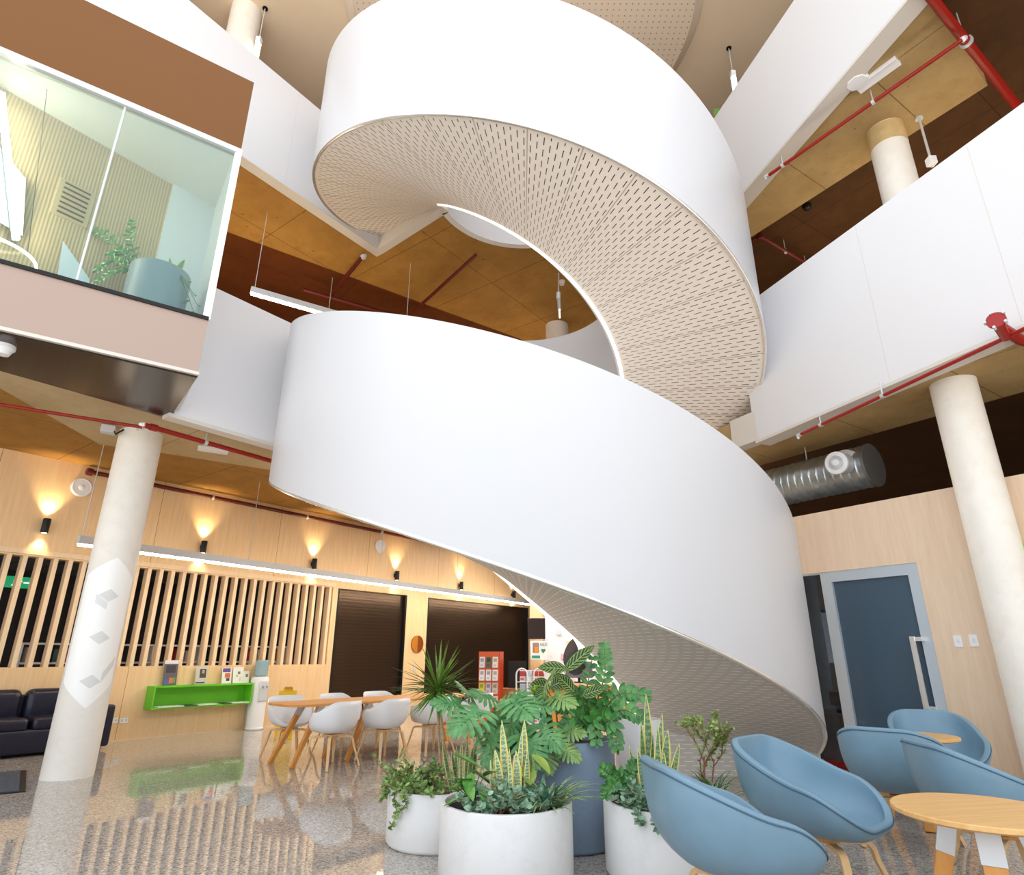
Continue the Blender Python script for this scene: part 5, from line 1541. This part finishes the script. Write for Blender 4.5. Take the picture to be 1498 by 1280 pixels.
# ---- lobed philodendron
def lobed(m_, c, d, nrm_, L):
    """deeply cut leaf from c along d, lying in the plane with normal nrm_"""
    d = unit(d); s = unit(d.cross(unit(nrm_))); nn = unit(s.cross(d))
    blade(m_, c, d, L, L*.30, bend=nn*-.25, prof=lambda t: 1.0-.55*t if t < .85 else .53*(1-((t-.85)/.15)**2), side=s, fold=.12, n=6)
    for sg in (-1, 1):
        for j in range(8):
            f = -.06+j*.125
            ang = R(118-j*13.5)
            p = c+d*(L*max(f, 0))*.92-nn*(.03*f*L)
            dd = d*math.cos(ang)+s*sg*math.sin(ang)
            ll = L*(.50+.16*math.sin(PI*min(1, (j+1)/7)))*(1-.35*(j/7)**2)
            w_ = L*.135
            blade(m_, p, dd+nn*.12, ll, w_, bend=nn*-.55+d*.25, prof=lambda t: (.75+.35*t if t < .7 else 1.0*(1-((t-.7)/.3)**2.2)), side=s*sg*-math.cos(ang)+d*math.sin(ang), fold=.2, n=5)
def philodendron(label, rt, leaves, m, size):
    t = plant('philodendron', label, 'plant', rt)
    st, lf = MB(), MB()
    for (px, py, Y, dx, dz, L) in leaves:
        c = at_y(px, py, Y)
        mid = rt+(c-rt)*.55+Vector((0, 0, .06))
        st.tube([rt+Vector((U(-.04, .04), U(-.04, .04), 0)), mid, c], [.008, .006, .005], 6)
        dirn = Vector((dx, U(-.55, -.25), dz))
        lobed(lf, c, dirn, Vector((dx*.25, -.75, .75)), L*size)
    st.build('petioles', STEMG, t, world=True)
    lf.build('foliage', m, t, world=True, smooth=60)
    return t
rt2 = root(2, 735, 1170, 4.8)
philodendron('large lobed philodendron behind the snake plant in the front centre planter', rt2,
    [(700, 1040, 4.72, -.5, -.35, .22), (752, 1022, 4.80, .35, -.25, .21), (722, 1022, 4.95, -.45, .15, .19), (672, 1030, 4.88, -.9, .1, .17), (725, 1070, 4.85, -.25, -.8, .19), (735, 1035, 5.0, .6, .3, .19), (690, 1020, 5.02, -.3, .35, .17), (712, 1062, 4.95, .6, -.6, .19), (760, 1045, 4.9, -.4, -.5, .18), (780, 1085, 4.72, -.1, -.9, .16),
     (762, 1075, 4.78, .5, -.4, .19), (790, 1060, 4.80, .6, -.6, .18), (775, 1030, 4.98, .8, .0, .18), (742, 1048, 4.95, .1, -.6, .2)], PHIL, 1.3)
philodendron('yellow-green lobed leaves over the tall blue-grey planter, at its left rim', root(3, 815, 1085, 5.02),
    [(812, 1075, 4.88, .5, -.7, .16), (822, 1090, 4.86, .7, -.5, .15), (800, 1095, 4.84, .1, -.9, .15), (828, 1068, 4.95, .9, -.1, .14), (797, 1005, 4.98, .2, .4, .16), (812, 1018, 4.95, .8, -.3, .17)], PHILY, 1.12)
# ---- planter 2
bl = []
for tx, ty, bx, w_, Y in ((737, 1053, 742, .062, 4.50), (727, 1096, 738, .05, 4.40), (744, 1094, 750, .034, 4.34), (769, 1052, 765, .062, 4.48), (761, 1066, 757, .04, 4.46), (757, 1098, 757, .068, 4.40), (774, 1098, 768, .045, 4.44), (722, 1098, 730, .032, 4.42), (718, 1112, 722, .028, 4.35), (782, 1108, 772, .03, 4.5)):
    b = root(2, bx, 1175, Y); bl.append((b, b+aim(b, tx, ty, Y), w_, U(-.35, .35)))
sansevieria('tall yellow-edged snake plant standing in the middle of the front centre planter', bl, SANS)
def broad(label, name, b, leaves, m, stm=STEMG, lw=.5):
    t = plant(name, label, 'plant', b); st, lf = MB(), MB()
    for (px, py, Y, dx, dy, dz, L) in leaves:
        c = at_y(px, py, Y)
        st.tube([b, b+(c-b)*.5+Vector((0, 0, .03)), c], [.005, .004, .003], 6)
        blade(lf, c, (dx, dy, dz), L, L*lw, bend=(dx*.2, dy*.2, -.35), prof=OVAL, n=8, fold=.25)
    st.build('stems', stm, t, world=True); lf.build('foliage', m, t, world=True, smooth=60)
    return t
b = root(2, 690, 1172, 4.45)
broad('leafy green plant at the left of the front centre planter', 'leafy_plant', b,
      [(690+dx_, 1150+dy_, 4.42+U(-.08, .12), U(-.9, .6), U(-.6, .2), U(-.3, .8), U(.15, .24)) for dx_, dy_ in ((-18, 5), (-10, -12), (0, -20), (8, -8), (14, -25), (4, 4), (-14, 12), (10, 8), (-6, -2), (18, -14), (-4, -26), (-20, -4), (0, 12), (12, -2))], BROAD, lw=.34)
b = root(2, 776, 1172, 4.5)
broad('pale yellow-green heart-shaped leaf right of the tall snake plant', 'heart_leaf_plant', b, [(777, 1104, 4.47, .75, -.35, -.55, .17), (770, 1120, 4.5, .2, -.6, -.7, .13)], PALE, lw=.8)
rts = [root(2, x, 1185, Y) for x, Y in ((695, 4.28), (712, 4.24), (730, 4.22), (748, 4.22), (766, 4.24), (782, 4.28))]
succulent('grey-green jade succulents along the front rim of the front centre planter', 'jade_plant', rts, JADE, STEMR, 7, .042, .75)
def spider(label, name, b, n, L, m, w=.016, up=.6):
    t = plant(name, label, 'plant', b); m_ = MB()
    for i in range(n):
        a = U(0, 2*PI); e = U(.45, 1.2)*up
        blade(m_, b+Vector((U(-.03, .03), U(-.03, .03), 0)), (math.cos(a), math.sin(a), e*1.6), U(.6, 1)*L, w*U(.7, 1.2), bend=(0, 0, -.85), prof=lambda t: (.6+.6*t if t < .5 else .9*(1-((t-.5)/.5)**1.5)), fold=.3, n=7)
    m_.build('foliage', m, t, world=True, smooth=60)
    return t
spider('arching aloe and grass tuft at the right rim of the front centre planter', 'grassy_plant', root(2, 806, 1172, 4.42), 64, .40, SPID, .02, 1.0)
spider('stiff blue-green tuft beside the snake plant base in the front centre planter', 'grassy_plant', root(2, 790, 1178, 4.3), 16, .34, ZZB, .034, 1.6)
# ---- planter 3
b3 = root(3, 850, 1085, 5.2)
t = plant('calathea', 'calathea with dark-striped oval leaves high above the tall planter', 'plant', b3)
st = MB(); lf = MB()
for (px, py, Y, tx, ty, w_) in ((828, 978, 5.2, 787, 974, .10), (826, 982, 5.2, 868, 942, .105), (806, 1004, 5.25, 833, 990, .13), (806, 1006, 5.25, 776, 999, .12), (840, 1012, 5.1, 815, 985, .10), (852, 1018, 5.15, 885, 1004, .09), (800, 1010, 5.15, 782, 1018, .09)):
    c = at_y(px, py, Y); q = at_y(tx, ty, Y-.06)
    v = q-c
    st.tube([b3, b3+(c-b3)*.5+Vector((.0, 0, .03)), c], [.006, .005, .004], 6)
    blade(lf, c, v, v.length, w_, bend=(0, 0, -.12), prof=OVAL, side=unit(v.cross(Vector((0, -1, .35)))), fold=.18, n=12)
st.build('stems', STEMG, t, world=True); lf.build('foliage', CAL, t, world=True, smooth=60)
lf = MB(); c = at_y(834, 985, 5.26)
for tx, ty, w_ in ((838, 934, .13), (852, 950, .12), (858, 972, .08)):
    q = at_y(tx, ty, 5.28); v = q-c
    blade(lf, c, v, v.length, w_, prof=OVAL, side=unit(v.cross(Vector((0, -1, .2)))), n=8, fold=-.15)
lf.build('purple_leaf', PURP, t, world=True, smooth=60, label='purple-brown underside leaf')
def zzplant(label, b, stems, m, L, group=None):
    t = plant('zz_plant', label, 'plant', b); st, lf = MB(), MB()
    for (pts, npair, ls) in stems:
        P = [b]+pts
        # smooth the path
        Q = []
        for i in range(len(P)-1):
            for k in range(6): Q.append(P[i]+(P[i+1]-P[i])*(k/6))
        Q.append(P[-1])
        for _ in range(3): Q = [Q[0]]+[(Q[i-1]+Q[i]*2+Q[i+1])/4 for i in range(1, len(Q)-1)]+[Q[-1]]
        st.tube(Q, [.008*(1-.6*i/len(Q)) for i in range(len(Q))], 6)
        n = len(Q)
        for k in range(npair):
            f = .28+.72*k/(npair-1)
            i = min(n-2, int(f*(n-1))); p = Q[i]+(Q[i+1]-Q[i])*(f*(n-1)-i)
            d = unit(Q[min(n-1, i+1)]-Q[max(0, i-1)])
            sd = d.cross(Vector((0, -1, .25)))
            if sd.length < .1: sd = Vector((1, 0, 0))
            sd = unit(sd)
            for sg in (-1, 1):
                dd = sd*sg+d*.75+Vector((0, U(-.3, .2), U(-.15, .2)))
                ls_ = ls*1.22
                blade(lf, p, dd, ls_*U(.85, 1.1)*(1-.35*max(0, f-.7)/.3), ls_*.5, prof=OVAL, side=unit(dd.cross(Vector((0, -1, .4)))), fold=.3, n=6, bend=(0, 0, -.15))
        blade(lf, Q[-1], unit(Q[-1]-Q[-2]), ls*.8, ls*.35, prof=OVAL, n=6)
    st.build('stems', STEMG, t, world=True); lf.build('foliage', m, t, world=True, smooth=60)
    return t
b = root(3, 868, 1085, 5.2)
A_ = lambda *q: [at_y(*k) for k in q]
zzplant('dark glossy zz plant with arching leafy stems at the top right of the tall planter', b,
        [(A_((872, 1030, 5.15), (886, 985, 5.1), (884, 948, 5.1)), 11, .075), (A_((880, 1040, 5.1), (905, 1012, 5.0), (945, 1018, 4.95)), 10, .08),
         (A_((885, 1055, 5.05), (910, 1035, 4.95), (938, 1050, 4.92)), 9, .08), (A_((880, 1060, 5.0), (895, 1050, 4.92), (902, 1090, 4.88)), 9, .085),
         (A_((862, 1040, 5.2), (858, 1010, 5.2), (866, 965, 5.2)), 9, .07), (A_((850, 1050, 5.2), (840, 1030, 5.15), (818, 1035, 5.1)), 9, .075),
         (A_((855, 1060, 5.1), (842, 1045, 5.0), (825, 1062, 4.95)), 8, .075), (A_((870, 1055, 5.25), (900, 1030, 5.3), (925, 1010, 5.35)), 9, .075), (A_((866, 1062, 5.0), (868, 1050, 4.95), (872, 1082, 4.9)), 7, .075), (A_((860, 1030, 5.3), (845, 1015, 5.3), (835, 1020, 5.3)), 8, .075)], ZZ, 1)
b = root(3, 812, 1085, 5.25)
broad('small lime-green leaves peeking out under the striped calathea', 'leafy_plant', b, [(785+U(-6, 12), 1015+U(-8, 6), 5.15, U(-.8, .8), U(-.4, .2), U(.1, 1), U(.05, .08)) for _ in range(16)], LIME, lw=.5)
# ---- planter 4
bl = []
for tx, ty, bx, w_, Y in ((948, 1015, 952, .07, 4.66), (968, 1043, 958, .06, 4.6), (980, 1068, 966, .075, 4.52), (995, 1088, 972, .055, 4.5), (936, 1055, 944, .055, 4.6), (962, 1062, 960, .05, 4.45), (955, 1070, 950, .045, 4.5), (933, 1095, 946, .05, 4.42), (972, 1100, 965, .06, 4.42), (985, 1110, 972, .05, 4.4), (920, 1090, 938, .035, 4.55), (960, 1110, 956, .04, 4.36)):
    b = root(4, bx, 1170, Y); bl.append((b, b+aim(b, tx, ty, Y), w_, U(-.5, .5)))
sansevieria('tall yellow-edged snake plant in the right planter, beside the nearest blue chair', bl, SANS2)
b = root(4, 910, 1172, 4.5)
zzplant('small dark zz plant at the left rim of the right planter', b, [(A_((905, 1150, 4.45), (895, 1135, 4.4), (882, 1125, 4.38)), 9, .06), (A_((912, 1145, 4.45), (905, 1135, 4.4), (895, 1150, 4.36)), 8, .06), (A_((915, 1150, 4.5), (922, 1130, 4.45), (928, 1115, 4.45)), 8, .05), (A_((905, 1155, 4.4), (892, 1150, 4.35), (886, 1162, 4.33)), 7, .055)], ZZ, 1)
rts = [root(4, x, 1180, Y) for x, Y in ((912, 4.32), (925, 4.26), (938, 4.24), (948, 4.3), (930, 4.36))]
rimp = [Vector((PT[4][0]+.43*math.cos(a), PT[4][1]+.43*math.sin(a), .44)) for a in (R(232), R(246))]
succulent('grey-green jade succulent leaning over the front of the right planter', 'jade_plant', rts, JADE, STEMR, 10, .042, .8, hang=[[q+Vector((0, .1, .02)), q+Vector((0, 0, .02)), q+Vector((-.01, -.03, -.05)), q+Vector((.01, -.03, -.09))] for q in rimp])
spider('small spider plant arching over the rim of the right planter', 'grassy_plant', root(4, 972, 1182, 4.26), 34, .2, SPID, .013, .7)
b = root(4, 1028, 1150, 4.72)
t = plant('elephant_bush', 'twiggy elephant bush with tiny round leaves rising behind the nearest blue chair', 'plant', b)
st, lf = MB(), MB()
top = at_y(1030, 1020, 4.75)
def twig(p, d, L, r_, depth):
    q = p+unit(d)*L
    st.tube([p, p+(q-p)*.5+Vector((U(-.01, .01), U(-.01, .01), 0)), q], [r_, r_*.85, r_*.7], 6)
    for k in range(12 if depth < 3 else 5):
        pp_ = p+(q-p)*U(.2, 1)
        leaflet_ball(lf, pp_, unit((U(-1, 1), U(-1, 1), U(-.3, .8))), U(.022, .034))
    if depth > 0:
        for k in range(2 if depth > 1 else 3):
            twig(p+(q-p)*U(.55, 1), unit(d)+Vector((U(-.7, .7), U(-.7, .7), U(.0, .5))), L*U(.55, .8), r_*.65, depth-1)
v = top-b
twig(b, v, v.length*.42, .007, 3); twig(b+Vector((.03, .02, 0)), v+Vector((.12, 0, 0)), v.length*.4, .006, 3); twig(b, v+Vector((-.06, .05, 0)), v.length*.38, .006, 3)
st.build('branches', STEMR, t, world=True); lf.build('foliage', SPEK, t, world=True, smooth=60)
spider('dark grassy tuft between the elephant bush and the blue chair', 'grassy_plant', root(4, 1060, 1160, 4.7), 30, .3, ZZ, .016, 1.6)
spider('fern-like tuft at the right rim of the right planter, seen between the two near chairs', 'grassy_plant', root(4, 1090, 1165, 4.5), 30, .3, BROAD, .014, .8)
# ---- bay planter
bp_ = B-BD*.52+Vector((-.574, .819, 0))*.46
t = thing('planter', 'blue-grey round planter inside the glazed bay at upper left', 'planter', (bp_.x, bp_.y, 4.70))
hp_ = .72
MB().lathe([(.29, 0), (.31, .02), (.31, hp_-.01), (.30, hp_), (.275, hp_), (.27, hp_-.06), (0, hp_-.06)], n=48).build('pot', plain('grey_blue_glaze', (140, 158, 168), .4), t)
MB().lathe([(0, hp_-.04), (.27, hp_-.05)], n=32).build('soil', SOIL, t)
bt = Vector((bp_.x, bp_.y, 4.70+hp_-.05))
Yb = bp_.y
b = bt+Vector((-.12, 0, 0))
zzplant('feathery green plant arching left out of the planter in the glazed bay', b, [(A_((190, 385, Yb-.05), (165, 350, Yb-.08), (132, 334, Yb-.1)), 10, .085), (A_((195, 370, Yb), (190, 345, Yb), (194, 325, Yb)), 9, .075), (A_((188, 392, Yb-.1), (165, 378, Yb-.12), (142, 395, Yb-.15)), 9, .08), (A_((180, 395, Yb-.1), (160, 400, Yb-.15), (138, 415, Yb-.2)), 8, .075), (A_((190, 380, Yb-.1), (178, 365, Yb-.1), (160, 372, Yb-.1)), 9, .07)], ZZ, 1)
bl = []
for tx, ty, w_ in ((249, 376, .06), (271, 380, .085), (262, 392, .05), (281, 412, .07), (240, 395, .045)):
    bb = bt+Vector((U(.0, .16), U(-.06, .06), 0)); bl.append((bb, at_y(tx, ty, bb.y), w_, U(-.4, .4)))
sansevieria('broad snake plant in the planter inside the glazed bay', bl, SANS2)
b = bt+Vector((.22, -.1, .03))
broad('trailing vine hanging from the right of the planter in the glazed bay', 'trailing_vine', b, [(283, 430, Yb-.1, .5, -.4, -.5, .09), (278, 440, Yb-.12, -.6, -.3, -.5, .09), (288, 445, Yb-.1, .6, -.3, -.4, .08), (283, 455, Yb-.1, .1, -.3, -.8, .07)], BROAD, lw=.6)
# leaf over the upper right balustrade
c = at_y(1052, 160, 9.2)
t = plant('potted_plant', 'single green leaf peeking over the upper right balustrade', 'plant', Vector((c.x, c.y+.05, 8.95)))
lf = MB()
for dx in (-.03, .03, 0): blade(lf, c+Vector((dx, .05, -.15)), (dx*4, 0, 1), .24, .11, prof=OVAL, side=(1, 0, 0), n=6)
lf.build('foliage', BROAD, t, world=True, smooth=60)
MB().tube([Vector((c.x, c.y+.05, 9.1)), c+Vector((0, .05, -.1))], .008, 6).build('stem', STEMG, t, world=True)
MB().lathe([(.12, 0), (.15, .25), (.13, .25), (.12, .2), (0, .2)], Vector((c.x, c.y+.05, 8.951)), 24).build('pot', CEMW, t, world=True)
